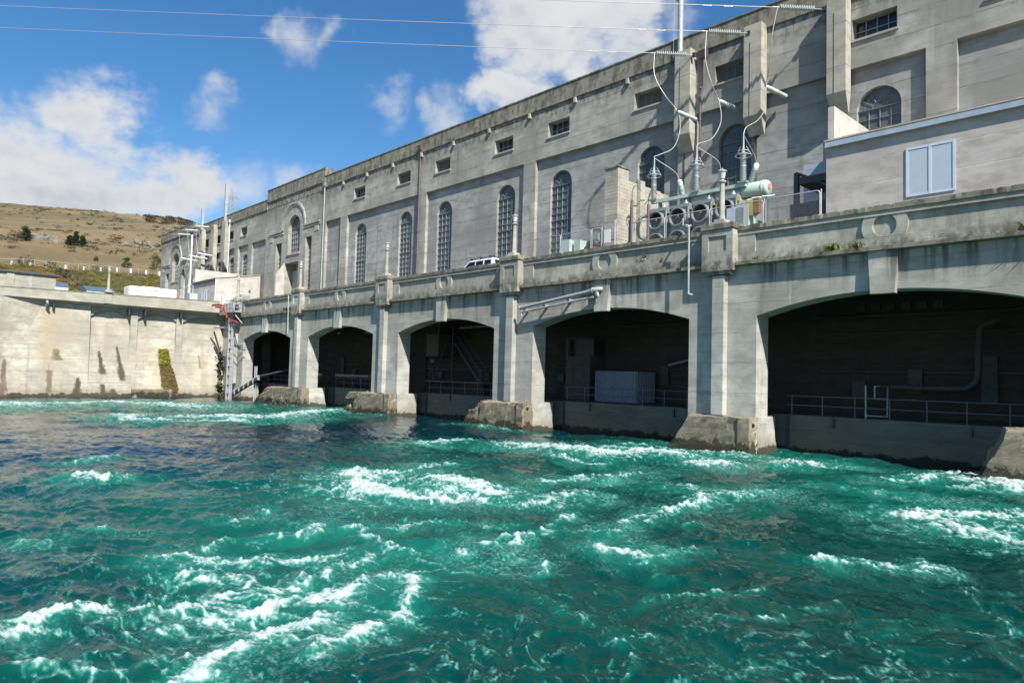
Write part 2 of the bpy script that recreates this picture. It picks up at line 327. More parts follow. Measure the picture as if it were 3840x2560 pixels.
# ------------------------------------------------------------------ powerhouse
FY, PY, GY = 9.5, 9.82, 10.12                            # wall face, recessed panel face, glazing plane
DECK = 10.8
ph = thing('powerhouse', (5, 20, DECK), 'long grey concrete power station hall with tall arched windows and flat parapet', 'building')
PAN = [(.1 + 16.1 * k, 14.68 + 16.1 * k) for k in range(0, 6)]
WIN = [c + 16.1 * k for k in range(0, 6) for c in (2.9, 12.1) if c + 16.1 * k < 62]
UPW = [c + 16.1 * k for k in range(0, 6) for c in (2.75, 11.95)]
PTOP, SPR, RW, SILL = 22.62, 20.05, 1.22, 14.05
ROOF, BANDZ = 28.45, 27.0
LEFTP = [(-27.8, -22.95), (-32.9, -29.2), (-37.7, -34.4), (-42.9, -39.2), (-47.9, -44.2)]
LEFTW = [-30.75, -35.85, -40.9, -46.0]
rel = Relief(-70.6, 100, DECK, BANDZ, FY)
for a, b in PAN: rel.rect(a, b, DECK, PTOP, PY, 1)
for a, b in LEFTP: rel.rect(a, b, DECK, PTOP, PY, 1)
rel.rect(-5.2, -1.5, DECK, PTOP, PY, 1)
for c in UPW: rel.rect(c - 1.25, c + 1.25, 24.33, 25.6, GY, 1)
for c in (-31.05, -36.2, -41.6, -46.8): rel.rect(c - 1.2, c + 1.2, 24.1, 25.5, GY, 1)
# central block and end block face details
for c0 in (-14.0, -62.0):
    rel.rect(c0 - 1.75, c0 + 1.75, 19.55, 23.05, GY, 1); rel.arch(c0, 1.75, 23.05, FY, GY)
    rel.rect(c0 - 5.45, c0 - 3.6, 13.2, 21.4, GY, 1); rel.rect(c0 + 3.5, c0 + 5.2, 13.2, 21.3, GY, 1)
rel.rect(-16.4, -12.4, DECK, 18.3, FY + 1.6, 0)
wall = rel.mesh().build('wall', 'conc_facade', ph)
def panel_part(a, b, wins, z1=PTOP):
    r = Relief(a, b, DECK, z1, PY)
    for c in wins:
        if a < c < b: r.rect(c - RW, c + RW, SILL, SPR, GY, 1); r.arch(c, RW, SPR, PY, GY)
    return r.mesh().build('wall_panel', 'conc_panel', ph)
for a, b in PAN: panel_part(a, b, WIN)
for a, b in LEFTP: panel_part(a, b, LEFTW)
panel_part(-5.2, -1.5, [])
# body behind the face, roof and parapets
MB().box(-70.6, 100, 12.2, 30, DECK, 26.9).build('hall_body', 'conc_facade', ph)
q = MB(); q.quad((-70.6, FY, DECK), (-70.6, 12.2, DECK), (-70.6, 12.2, BANDZ), (-70.6, FY, BANDZ)); q.build('end_wall', 'conc_facade', ph)
def band(x0, x1, z0, z1, y, yb=10.6, end=.0):
    return MB().box(x0, x1, y, yb, z0, z1).build('roof_parapet', 'conc_band', ph, bevel=.04)
band(-5.5, 101, BANDZ, ROOF, FY - .14); band(-53.1, -22.6, 26.78, 28.22, FY - .14)
band(-70.9, -53.12, 27.7, 29.2, FY - .18); band(-22.58, -5.52, 27.8, 29.52, FY - .18)
MB().box(-22.58, -5.52, FY - .03, 12.0, BANDZ - .2, 27.8).build('attic_wall', 'conc_facade', ph)
MB().box(-70.9, -53.12, FY - .03, 12.0, BANDZ - .2, 27.7).build('attic_wall', 'conc_facade', ph)
MB().box(-70.6, 100, 10.55, 30, 26.85, 27.2).build('roof', 'roof_dark', ph)
for x0, x1, z, y in ((-22.58, -5.52, 29.52, FY - .18), (-70.9, -53.12, 29.2, FY - .18), (-5.5, 101, ROOF, FY - .14), (-53.1, -22.6, 28.22, FY - .14)):
    MB().box(x0, x1, y - .06, 10.7, z, z + .1).build('parapet_cap', 'conc_band', ph)
for x in [4.5 + 5.4 * k for k in range(-1, 18)]:         # drip spouts under the band
    if not 46 < x < 59.5: MB().box(x - .11, x + .11, FY - .24, FY, 26.55, 26.98).build('drip_spout', 'conc_plain', ph)
# arch mouldings of the two pavilion blocks
def arch_ring(cx, z, r0, r1, y0, y1, n=22):
    mb = MB()
    for q in range(n):
        a, b = math.pi * q / n, math.pi * (q + 1) / n
        p = [(cx - r * math.cos(t), z + r * math.sin(t)) for r, t in ((r0, a), (r1, a), (r1, b), (r0, b))]
        mb.add([(x, y0, zz) for x, zz in p] + [(x, y1, zz) for x, zz in p], [(0, 1, 2, 3), (1, 5, 6, 2), (4, 0, 3, 7), (7, 6, 5, 4)])
    return mb
for c0 in (-14.15, -62.15):
    mb = arch_ring(c0, 23.0, 3.28, 3.62, FY - .16, FY); m2 = arch_ring(c0, 23.0, 3.0, 3.28, FY - .08, FY)
    mb.add(m2.v, m2.f)
    for sx in (-1, 1):
        xi, xo = c0 + sx * 3.0, c0 + sx * 7.5
        mb.box(min(c0 + sx * 3.45, xo), max(c0 + sx * 3.45, xo), FY - .18, FY, 22.85, 23.08); mb.box(min(xi, xo), max(xi, xo), FY - .10, FY, 22.55, 22.72)
    mb.build('arch_moulding', 'conc_facade', ph)
    for x in (c0 - 6.85, c0 + 6.6): MB().box(x - .55, x + .55, FY - .07, FY, 21.8, 22.45).build('square_boss', 'conc_plain', ph)
# porch of the central door
q = MB(); q.box(-16.75, -16.4, FY - 1.2, FY, DECK, 16.6); q.prism([(FY - 1.2, 16.6), (FY, 16.6), (FY, 18.4)], 'x', -16.75, -16.4); q.build('porch_wall', 'stucco_white', ph)
MB().box(-16.4, -14.9, FY + 1.2, FY + 1.25, DECK, 17.4).build('roller_door', 'louver', ph)
for k in range(26): MB().box(-14.9, -12.4, FY + 1.3, FY + 1.42, 11 + .25 * k, 11.2 + .25 * k).build('door_slat', 'louver', ph)
# ---- windows
PANES_LEFT = MB(); NPANE = [0]
MUN = {}
def pane_mesh(w, h):
    k = (round(w, 3), round(h, 3))
    if k not in MUN:
        b = MB().box(-w / 2, w / 2, 0, .012, 0, h); me = bpy.data.meshes.new('pane'); me.from_pydata(b.v, [], b.f); MUN[k] = me
    return MUN[k]
def pane(x, z, w, h, win, mat, single):
    if single:
        me = pane_mesh(w, h)
        if not me.materials: me.materials.append(M[mat])
        o = place('pane', me, (x, GY - .03, z), win); NPANE[0] += 1
        o.rotation_euler = (random.uniform(-.006, .006), 0, random.uniform(-.006, .006))
    else: PANES_LEFT.box(x - w / 2, x + w / 2, GY - .03, GY - .018, z, z + h)
def arched_window(cx, r, sill, spr, single, rows=11, cols=4, name='arched_window', sillbar=True):
    f = MB(); y0, y1 = GY - .10, GY - .035
    w = 2 * r / cols; h = (spr - sill) / rows
    for i in range(cols + 1): f.box(max(cx - r, cx - r + i * w - .010), min(cx + r, cx - r + i * w + .010), y0, y1, sill, spr)
    for k in range(rows + 1): f.box(cx - r, cx + r, y0 - .012 - (.03 if k in (0, rows, 5) else 0), y1 - .012, sill + k * h - .010, sill + k * h + .010)
    ri = r * .36
    for q in range(12):
        a, b = math.pi * q / 12, math.pi * (q + 1) / 12
        for rr in (ri, r * .70, r - .03):
            if rr == r * .70 and q % 3 == 1: continue
            f.tube([(cx - rr * math.cos(a), (y0 + y1) / 2, spr + rr * math.sin(a)), (cx - rr * math.cos(b), (y0 + y1) / 2, spr + rr * math.sin(b))], .011, 4, False, False)
    for q in range(1, 6):
        a = math.pi * q / 6; f.tube([(cx - ri * math.cos(a), (y0 + y1) / 2, spr + ri * math.sin(a)), (cx - r * math.cos(a), (y0 + y1) / 2, spr + r * math.sin(a))], .011, 4, False, False)
    win = f.build(name, 'bar_paint', ph)
    for i in range(cols):
        for k in range(rows): pane(cx - r + (i + .5) * w, sill + k * h + .01, w - .02, h - .02, win, 'glass_hall', single)
    for q in range(6):                                   # fan lights
        a, b = math.pi * q / 6, math.pi * (q + 1) / 6; pts = []
        for t in np.linspace(a, b, 4): pts.append((cx - r * math.cos(t), spr + r * math.sin(t)))
        for t in np.linspace(b, a, 3): pts.append((cx - ri * math.cos(t), spr + ri * math.sin(t)))
        if single: MB().prism(pts, 'y', GY - .03, GY - .018).build('pane', 'glass_hall', win); NPANE[0] += 1
        else: PANES_LEFT.prism(pts, 'y', GY - .03, GY - .018)
    pts = [(cx - ri * math.cos(t), spr + ri * math.sin(t)) for t in np.linspace(0, math.pi, 7)]
    if single: MB().prism(pts, 'y', GY - .03, GY - .018).build('pane', 'glass_hall', win); NPANE[0] += 1
    else: PANES_LEFT.prism(pts, 'y', GY - .03, GY - .018)
    if sillbar: MB().box(cx - r - .12, cx + r + .12, FY + .18, GY - .02, sill - .22, sill - .005).build('window_sill', 'conc_plain', win)
    return win
for c in WIN: arched_window(c, RW, SILL, SPR, c in (WIN[2], WIN[3], WIN[4], WIN[5], WIN[6]), rows=10 if c > 15 else 11)
for c in LEFTW: arched_window(c, RW - .12 if False else RW, SILL, SPR, False)
for c0 in (-14.0, -62.0):
    arched_window(c0, 1.75, 19.55, 23.05, False, rows=5, cols=6)
    MB().box(c0 - 1.95, c0 + 1.95, FY - .12, GY - .05, 19.3, 19.54).build('window_sill', 'conc_plain', ph)
    for a, b in ((c0 - 5.45, c0 - 3.6), (c0 + 3.5, c0 + 5.2)):
        f = MB()
        for i in range(4): f.box(a + (b - a) * i / 3 - .025, a + (b - a) * i / 3 + .025, GY - .1, GY - .035, 13.2, 21.3)
        for k in range(14): f.box(a, b, GY - .112, GY - .047, 13.2 + k * .62 - .024, 13.2 + k * .62 + .024)
        f.build('strip_window', 'bar_paint', ph); PANES_LEFT.box(a, b, GY - .03, GY - .018, 13.2, 21.4)
LOUV = {1, 2, 5, 6}
for i, c in enumerate(UPW):
    x0, x1, z0, z1 = c - 1.25, c + 1.25, 24.33, 25.6
    f = MB(); f.box(x0, x1, GY - .1, GY - .03, z0, z0 + .05).box(x0, x1, GY - .1, GY - .03, z1 - .05, z1)
    for k in range(5): f.box(x0 + k * .625 - .025 + (.025 if k == 0 else -.025 if k == 4 else 0), x0 + k * .625 + .025 + (.025 if k == 0 else -.025 if k == 4 else 0), GY - .101, GY - .031, z0 + .05, z1 - .05)
    if i not in LOUV: f.box(x0, x1, GY - .112, GY - .04, z0 + .60, z0 + .645)
    wn = f.build('upper_window' if i not in LOUV else 'louvred_vent', 'bar_paint' if i not in LOUV else 'louver', ph)
    MB().box(x0 - .1, x1 + .1, FY - .1, GY - .11, z0 - .14, z0 - .004).build('window_sill', 'conc_plain', wn)
    if i in LOUV:
        sl = MB().prism([(0, 0), (.10, .09), (.10, .105), (0, .015)], 'x', -1.2, 1.2); me = bpy.data.meshes.new('slat'); me.from_pydata(sl.v, [], sl.f); me.materials.append(M['louver'])
        for k in range(12): place('slat', me, (c, GY - .16, z0 + .06 + k * .098), wn)
        MB().box(x0, x1, GY, GY + .02, z0, z1).build('backing', 'steel_dark', wn)
    else:
        for k in range(4):
            for j in range(2): pane(x0 + (k + .5) * .625, z0 + (.05 if j == 0 else .645), .58, .55 if j == 0 else .57, wn, 'glass_upper', 0 <= i < 8 and c < 62)
for c in (-31.05, -36.2, -41.6, -46.8):
    f = MB()
    for k in range(5): f.box(c - 1.2 + k * .6 - .03, c - 1.2 + k * .6 + .03, GY - .1, GY - .03, 24.1, 25.5)
    wn = f.build('upper_window', 'bar_paint', ph); PANES_LEFT.box(c - 1.2, c + 1.2, GY - .03, GY - .018, 24.1, 25.5)
    MB().box(c - 1.3, c + 1.3, FY - .1, GY - .11, 23.96, 24.095).build('window_sill', 'conc_plain', wn)
PANES_LEFT.build('window_panes', 'glass_hall', ph, kind='stuff')
# ---- cable pilasters with corbelled feet
def pilaster(x0, x1, yf, ztop, zbot, drop=1.15):
    mb = MB(); mb.box(x0, x1, yf, FY, zbot, ztop)
    mb.hexa([(x0 + .1, FY - .08, zbot - drop), (x1 - .1, FY - .08, zbot - drop), (x1 - .1, FY, zbot - drop), (x0 + .1, FY, zbot - drop)], [(x0, yf, zbot - .002), (x1, yf, zbot - .002), (x1, FY, zbot - .002), (x0, FY, zbot - .002)])
    p = mb.build('cable_pilaster', 'conc_plain', ph, bevel=.03)
    MB().box(x0 + .42, x0 + .46, yf - .012, yf + .01, zbot - .0, ztop - 1.2).build('conduit', 'steel_dark', p)
    MB().box(x0 + .42, x0 + .47, FY - .06, FY + .3, DECK, zbot - drop + .15).build('conduit', 'steel_dark', p)
    for z in (ztop - 1.9, zbot + 1.6): MB().box(x0 - .01, x1 + .01, yf - .008, FY - .1, z, z + .035).build('groove_band', 'pipe_grey', p)
for a, b in ((46.98, 48.3), (52.35, 53.62), (57.78, 58.95)): pilaster(a, b, 8.74, 27.25, 21.1)
for a, b in ((-48.6, -47.0), (-43.2, -41.7), (-38.4, -36.9)): pilaster(a, b, 8.86, 27.3, 20.6)
MB().box(47.05, 57.7, FY - .02, FY, 10.9, 10.95).build('skirting', 'conc_plain', ph)
# ---- rain pipes with hopper heads
def rainpipe(x, ztop, mat, zb=DECK, dog=False):
    y = FY - .14
    if dog: pts = [(x + .25, y, ztop), (x + .25, y, ztop - 2.0), (x, y, ztop - 2.7), (x, y, zb)]
    else: pts = [(x, y, ztop), (x, y, zb)]
    p = MB().tube(pts, .085, 8).build('rain_pipe', mat, ph)
    h = MB().hexa([(pts[0][0] - .2, y - .16, ztop - .05), (pts[0][0] + .2, y - .16, ztop - .05), (pts[0][0] + .2, y + .13, ztop - .05), (pts[0][0] - .2, y + .13, ztop - .05)], [(pts[0][0] - .33, y - .3, ztop + .45), (pts[0][0] + .33, y - .3, ztop + .45), (pts[0][0] + .33, y + .13, ztop + .45), (pts[0][0] - .33, y + .13, ztop + .45)]).build('hopper', mat, p)
    for k in range(6):
        z = zb + .8 + k * 2.3; MB().lathe((x, y, z), [(.115, 0), (.115, .12)], 8).build('pipe_collar', mat, p)
rainpipe(-5.55, 27.2, 'pipe_grey'); rainpipe(15.1, 27.3, 'pipe_brown'); rainpipe(48.75, 26.5, 'pipe_brown', 12, True); rainpipe(-36.4, 26.9, 'white_paint'); 

# ------------------------------------------------------------------ tailrace arcade (deck bridge in front of the hall)
arc = thing('tailrace_bridge', (32, 0, 0), 'concrete deck bridge of segmental arches over the tailrace, with ring-panelled parapet', 'bridge')
HW, ZS, ZC, ZT = 6.04, 7.02, 7.95, 9.65                  # half opening, springing, crown, underside of ledge
BAYS = [0, 16, 32, 48, 64, 80]; PIERS = [-8, 8, 24, 40, 56, 72, 88]
RB = .95                                                 # reveal depth end
THK = 1.25
def arch_z(u): # segmental arch height at offset u from centre
    rise = ZC - ZS; R = (HW * HW + rise * rise) / (2 * rise); return ZC - R + math.sqrt(R * R - u * u)
sp = MB(); n = 26
us = [-HW + 2 * HW * i / n for i in range(n + 1)]
for i in range(n):
    a, b = us[i], us[i + 1]; za, zb = arch_z(a), arch_z(b)
    sp.quad((a, 0, za), (b, 0, zb), (b, 0, ZT), (a, 0, ZT)); sp.quad((a, THK, za), (a, THK, ZT), (b, THK, ZT), (b, THK, zb)); sp.quad((a, 0, za), (a, THK, za), (b, THK, zb), (b, 0, zb))
def shared(mb, name, mat):
    me = bpy.data.meshes.new(name); me.from_pydata([tuple(p) for p in mb.v], [], mb.f); me.validate(); me.materials.append(M[mat]); return me
span_me = shared(sp, 'arch_span', 'conc_arcade')
ks = MB().hexa([(-.50, -.30, ZC - .22), (.50, -.30, ZC - .22), (.50, .02, ZC - .22), (-.50, .02, ZC - .22)], [(-.63, -.22, ZT), (.63, -.22, ZT), (.63, .02, ZT), (-.63, .02, ZT)])
key_me = shared(ks, 'keystone', 'conc_arcade')
# parapet of one bay: x from -7.1 to 7.1
pr = Relief(-7.1, 7.1, ZT + .2, 11.5, -.02); pr.rect(-6.15, 6.15, 10.32, 11.27, .08)
pm = pr.mesh(); pm.box(-7.1, 7.1, .21, .45, ZT, 11.5)
ring = MB(); N = 44; r0, r1 = .505, .97; zc = 10.8
def clipz(x, z): return max(10.30, min(11.29, z))
for q in range(N):
    a, b = 2 * math.pi * q / N, 2 * math.pi * (q + 1) / N
    o1, o2 = (r1 * math.cos(a), clipz(0, zc + r1 * math.sin(a))), (r1 * math.cos(b), clipz(0, zc + r1 * math.sin(b)))
    i1, i2 = (r0 * math.cos(a), zc + r0 * math.sin(a)), (r0 * math.cos(b), zc + r0 * math.sin(b))
    y = -.024; ring.quad((i1[0], y, i1[1]), (o1[0], y, o1[1]), (o2[0], y, o2[1]), (i2[0], y, i2[1]))
    ring.quad((i1[0], y, i1[1]), (i2[0], y, i2[1]), (i2[0], .075, i2[1]), (i1[0], .075, i1[1])); ring.quad((o1[0], y, o1[1]), (o1[0], .08, o1[1]), (o2[0], .08, o2[1]), (o2[0], y, o2[1]))
par_me = shared(pm, 'parapet', 'conc_parapet'); ring_me = shared(ring, 'ring_panel', 'conc_parapet')
mo = MB().box(-7.1, 7.1, -.055, -.021, 11.27, 11.35); mould_me = shared(mo, 'string_moulding', 'conc_parapet')
led = MB().prism([(-.36, ZT + .02), (-.36, ZT + .2), (-.02, ZT + .26), (-.02, ZT - .02)], 'x', -7.05, 7.05)
ledge_me = shared(led, 'ledge', 'conc_coping')
# rough worn coping: subdivided strip with crumbled edge
def coping_mesh(L, seed):
    r = np.random.default_rng(seed); mb = MB(); nseg = 90; xs = np.linspace(-L, L, nseg + 1); prof = [(-.10, 11.5), (-.12, 11.74), (.5, 11.76), (.5, 11.5)]
    vs = []; 
    for x in xs:
        j = r.normal(0, .010, 4) - np.array([0, abs(r.normal(0, .014)) + (r.random() < .12) * .05, 0, 0])
        for k, (y, z) in enumerate(prof): vs.append((x, y + (.03 * abs(r.normal()) if k == 1 and r.random() < .3 else 0), z + (j[k] if k in (1, 2) else 0)))
    fs = []
    for i in range(nseg):
        for k in range(4): fs.append((i * 4 + k, i * 4 + (k + 1) % 4, (i + 1) * 4 + (k + 1) % 4, (i + 1) * 4 + k))
    mb.add(vs, fs); return shared(mb, 'coping', 'conc_coping')
for i, c in enumerate(BAYS):
    sp_o = place('arch_span', span_me, (c, 0, 0), arc); place('keystone', key_me, (c, 0, 0), sp_o)
    po = place('parapet', par_me, (c, 0, 0), arc); place('ring_panel', ring_me, (c, 0, 0), po); place('string_moulding', mould_me, (c, 0, 0), po)
    place('coping', coping_mesh(7.1, 20 + i), (c, 0, 0), po); place('ledge', ledge_me, (c, 0, 0), po)
# piers
for i, p in enumerate(PIERS):
    q = MB().box(p - 1.96, p + 1.96, 0, THK, 1.9, ZT).box(p - 1.96, p + 1.96, .004, 2.1, -2.5, 1.9)
    q.box(p - .98, p + .98, -.01, .45, ZT, 11.5)
    pier = q.build('pier', 'conc_pier', arc)
    MB().box(p - .37, p + .37, -.42, .0, 1.88, 9.2).build('pier_shaft', 'conc_pier', pier, bevel=.05)
    b = Relief(p - .9, p + .9, 9.42, 11.6, -.56); b.rect(p - .52, p + .52, 10.45, 11.25, -.49)
    mb = b.mesh(); mb.quad((p - .9, -.56, 9.42), (p - .9, 0, 9.42), (p - .9, 0, 11.6), (p - .9, -.56, 11.6)); mb.quad((p + .9, -.56, 9.42), (p + .9, 0, 9.42), (p + .9, 0, 11.6), (p + .9, -.56, 11.6)); mb.quad((p - .9, -.56, 9.42), (p + .9, -.56, 9.42), (p + .9, 0, 9.42), (p - .9, 0, 9.42))
    bx = mb.build('pier_block', 'conc_parapet', pier)
    MB().box(p - .74, p + .74, -.48, -.001, 9.24, 9.418).build('block_foot', 'conc_parapet', bx)
    MB().box(p - .97, p + .97, -.64, .55, 11.602, 11.92).build('block_cap', 'conc_coping', bx, bevel=.035)
# cutwater footings, each worn in its own way
def grid_solid(mb, b, tp, jit, seed, n=7, tol=None):     # hexahedron with subdivided, slightly eroded faces
    r = np.random.default_rng(seed); b = [Vector(v) for v in b]; tp = [Vector(v) for v in tp]; C = {}
    def P(u, v, w_):
        key = (round(u, 4), round(v, 4), round(w_, 4))
        if key not in C:
            lo = (b[0] * (1 - u) + b[1] * u) * (1 - v) + (b[3] * (1 - u) + b[2] * u) * v; hi = (tp[0] * (1 - u) + tp[1] * u) * (1 - v) + (tp[3] * (1 - u) + tp[2] * u) * v
            q = lo * (1 - w_) + hi * w_; e = sum(1 for t in (u, v, w_) if t in (0, 1))
            C[key] = q + Vector(r.normal(0, jit * (1.6 if e > 1 else .7), 3))
        return C[key]
    for ax in range(3):
        for side in (0, 1):
            for i in range(n):
                for k in range(n):
                    qs = []
                    for a, c in ((i, k), (i + 1, k), (i + 1, k + 1), (i, k + 1)):
                        uvw = [a / n, c / n]; uvw.insert(ax, side); qs.append(P(*uvw))
                    mb.quad(*[tuple(x) for x in qs])
    return mb
FOOT = {8: (-5.3, -8.8, 2.6, 1.86), 24: (-2.9, -3.8, 2.1, 1.9), 40: (-2.15, -2.5, 2.05, 1.9), 56: (-1.38, -2.75, 2.05, 1.9), 72: (-3.3, -4.3, 2.05, 2.15), 88: (-2, -3, 2.05, 1.9)}   # left at top, left at water, right, top height
for i, p in enumerate(PIERS[1:]):
    lt, lb_, rt_, top = FOOT[p]; yb = -.86; mb = MB()
    grid_solid(mb, [(p + lb_ - (lt - lb_) * .4, yb - .10, -.9), (p + rt_ + .04, yb - .06, -.9), (p + rt_ + .04, .03, -.9), (p + lb_ - (lt - lb_) * .4 - .25, .03, -.9)], [(p + lt, yb, top - .12), (p + rt_, yb, top - .02), (p + rt_, .03, top), (p + lt - .3, .03, top)], .022, 40 + i, 9)
    ft = mb.build('footing', 'conc_footing', arc)
    mb = MB(); grid_solid(mb, [(p + 1.9, .02, -.9), (p + rt_ + .12, .02, -.9), (p + rt_ + .12, 2.2, -.9), (p + 1.9, 2.2, -.9)], [(p + 1.9, .02, top - .01), (p + 2.0, .02, top - .01), (p + 2.0, 1.75, top), (p + 1.9, 1.75, top)], .006, 80 + i)
    mb.build('footing_shoulder', 'conc_pier', ft)
    MB().box(p + rt_ - .62, p + rt_ - .585, yb - .075, yb + .05, -.5, top - .06).build('footing_joint', 'steel_dark', ft)
    if p == 40:
        g2 = MB(); grid_solid(g2, [(p - 5.0, yb + .12, -.9), (p - 2.1, yb + .04, -.9), (p - 2.1, .02, -.9), (p - 5.0, .02, -.9)], [(p - 3.6, yb + .16, 1.12), (p - 2.1, yb + .06, 1.2), (p - 2.1, .02, 1.2), (p - 3.5, .02, 1.12)], .028, 61); g2.build('lower_block', 'conc_footing', ft)
        g2 = MB(); grid_solid(g2, [(p - 3.0, yb + .15, 1.21), (p - 2.1, yb + .1, 1.21), (p - 2.1, .02, 1.21), (p - 3.0, .02, 1.21)], [(p - 2.65, yb + .25, 1.8), (p - 2.1, yb + .12, 1.84), (p - 2.1, .02, 1.86), (p - 2.6, .02, 1.82)], .02, 62); g2.build('upper_block', 'conc_footing', ft)
    if p == 24:
        g2 = MB(); grid_solid(g2, [(p - 4.75, yb - .05, 1.30), (p - 2.6, yb - .04, 1.34), (p - 2.6, -.1, 1.34), (p - 4.6, -.1, 1.3)], [(p - 4.3, yb - .05, 1.80), (p - 2.6, yb - .04, 1.86), (p - 2.6, -.1, 1.90), (p - 4.2, -.1, 1.86)], .02, 99); g2.build('footing_lip', 'conc_footing', ft)
        g2 = MB(); grid_solid(g2, [(p - 6.3, yb + .1, -.8), (p - 3.9, yb - .02, -.8), (p - 3.9, -.2, -.8), (p - 6.3, -.2, -.8)], [(p - 4.9, yb + .2, .7), (p - 4.1, yb + .1, .75), (p - 4.0, -.2, .8), (p - 4.8, -.2, .7)], .03, 98); g2.build('broken_block', 'conc_footing', ft)
# deck slab, gallery box behind the arches
MB().box(-12, 97, .45, FY - .01, 10.3, DECK).build('deck_slab', 'conc_deck', arc)
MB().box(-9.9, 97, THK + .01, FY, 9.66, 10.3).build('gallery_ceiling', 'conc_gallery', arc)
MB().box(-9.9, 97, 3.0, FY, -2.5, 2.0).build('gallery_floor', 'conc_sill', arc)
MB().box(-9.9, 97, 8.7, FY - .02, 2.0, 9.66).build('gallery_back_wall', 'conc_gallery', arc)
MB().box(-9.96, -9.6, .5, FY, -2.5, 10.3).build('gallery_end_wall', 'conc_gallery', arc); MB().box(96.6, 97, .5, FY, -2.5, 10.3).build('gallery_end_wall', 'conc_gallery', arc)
for p in PIERS:
    MB().box(p - .55, p + .55, 3.02, 4.0, 2.001, 9.655).build('gallery_column', 'conc_gallery', arc)
    for x in (p - 4.6, p + 4.6): MB().box(x - .25, x + .25, THK + .02, 8.7, 8.9, 9.655).build('ceiling_beam', 'conc_gallery', arc)
    MB().box(p + 2.2, p + 2.32, 2.9, 2.997, -1, 1.95).build('stop_log_slot', 'steel_dark', arc)
# spare vertical joint strips and drain stubs on sill
for x in (44.6, 51.2, 60.6, 66.6, 29.5, 35.1): MB().box(x - .05, x + .05, 2.88, 2.996, 1.45, 1.93).build('sill_bracket', 'steel_dark', arc)
for c in BAYS:
    for z, r_ in ((6.6, .05), (4.4, .09), (7.6, .06)): MB().tube([(c - 6.5, 8.62, z), (c + 6.5, 8.62, z + .05)], r_, 6).build('wall_pipe', 'pipe_dark', arc)
    for k, dx in enumerate((-4.2, -1.3, 2.1, 4.8)): MB().box(c + dx - .35, c + dx + .35, 8.45, 8.69, 2.9 + .4 * (k % 2), 3.9 + .7 * (k % 3)).build('wall_cabinet', 'pipe_dark', arc)
# mill scale: small drain holes on shoulders
for p in (40, 56): MB().lathe((p + 2.02, -.45, 1.5), [(.10, 0), (.10, .08)], 10, (1, 0, .03)).build('drain_hole', 'black_rubber', arc)

# ------------------------------------------------------------------ left training wall and its cantilevered deck
tw = thing('training_wall', (-14.5, -14, 0), 'pale stained concrete river wall on the left with cantilevered deck and blind arches', 'wall')
XR, XF = -14.95, -13.5
def wall_sheet(mb, cols):                                # cols: list of (y, [(x,z)...]) lofted
    for (ya, pa), (yb, pb) in zip(cols[:-1], cols[1:]):
        for k in range(len(pa) - 1): mb.quad((pa[k][0], ya, pa[k][1]), (pb[k][0], yb, pb[k][1]), (pb[k + 1][0], yb, pb[k + 1][1]), (pa[k + 1][0], ya, pa[k + 1][1]))
    return mb
mb = MB(); wall_sheet(mb, [(y, [(-13.75, -2.5), (-13.95, .6), (xt, 10.55)]) for y, xt in ((-75, -13.52), (-22.4, -13.52), (-18.4, -14.3), (-14.05, -14.42))])
mb.quad((-13.75, -14.05, -2.5), (-16, -14.05, -2.5), (-16, -14.05, 10.55), (-14.42, -14.05, 10.55)); mb.build('upstream_wall', 'conc_trainwall', tw)
mb = MB(); wall_sheet(mb, [(y, [(-13.75, -2.5), (-13.95, .6), (XR + .04, zt)]) for y, zt in ((-14.05, 9.05), (-10, 8.0), (-5, 6.75), (.98, 5.3))]); mb.build('battered_wall', 'conc_trainwall', tw)
MB().box(-16.5, XR, -14.05, 1.0, -2.5, 10.3).build('recessed_wall', 'conc_trainwall', tw)
for y in (-9.5, -4.45): MB().box(XR - .1, XR + .42, y - .37, y + .37, 3.0, 10.2).build('pilaster', 'conc_plain', tw)
for a, b in ((-14.0, -9.9), (-9.1, -4.85), (-4.05, .95)):   # blind arch hoods under the deck
    mb = MB(); n = 14; c = (a + b) / 2; hw = (b - a) / 2
    for i in range(n):
        u, v = a + (b - a) * i / n, a + (b - a) * (i + 1) / n; zu, zv = 9.15 + .75 * (1 - ((u - c) / hw) ** 2), 9.15 + .75 * (1 - ((v - c) / hw) ** 2)
        mb.add([(XR, u, zu), (XR, v, zv), (XR, v, 10.3), (XR, u, 10.3), (XR + .3, u, zu), (XR + .3, v, zv), (XR + .3, v, 10.3), (XR + .3, u, 10.3)], [(4, 5, 6, 7), (0, 1, 5, 4), (3, 2, 6, 7)])
    mb.build('blind_arch', 'conc_plain', tw)
mb = MB(); wall_sheet(mb, [(y, [(XR, 10.05), (XF, 10.58), (XF, zt), (XF - .35, zt), (XF - .35, 10.9)]) for y, zt in ((-75, 10.7), (-22.5, 11.48), (-.15, 11.95))])
mb.quad((XF, -.15, 10.58), (XF, -.15, 11.95), (XF - 2, -.15, 11.95), (XF - 2, -.15, 10.3)); mb.build('deck_fascia', 'conc_plain', tw)
mb = MB(); wall_sheet(mb, [(y, [(XF + .05, zt), (XF + .05, zt + .09), (XF - .4, zt + .09)]) for y, zt in ((-75, 10.70), (-22.5, 11.48), (-.15, 11.95))]); mb.build('fascia_coping', 'conc_coping', tw)
MB().box(XF - .3, XF + .10, -13.0, -12.2, 10.62, 11.86).build('fascia_pilaster', 'conc_plain', tw)
for y in (-17.7, -10.25, -8.55, -4.55): MB().box(XR, XF - .35, y - .07, y + .07, 9.5, 10.2).build('bracket', 'steel_dark', tw)
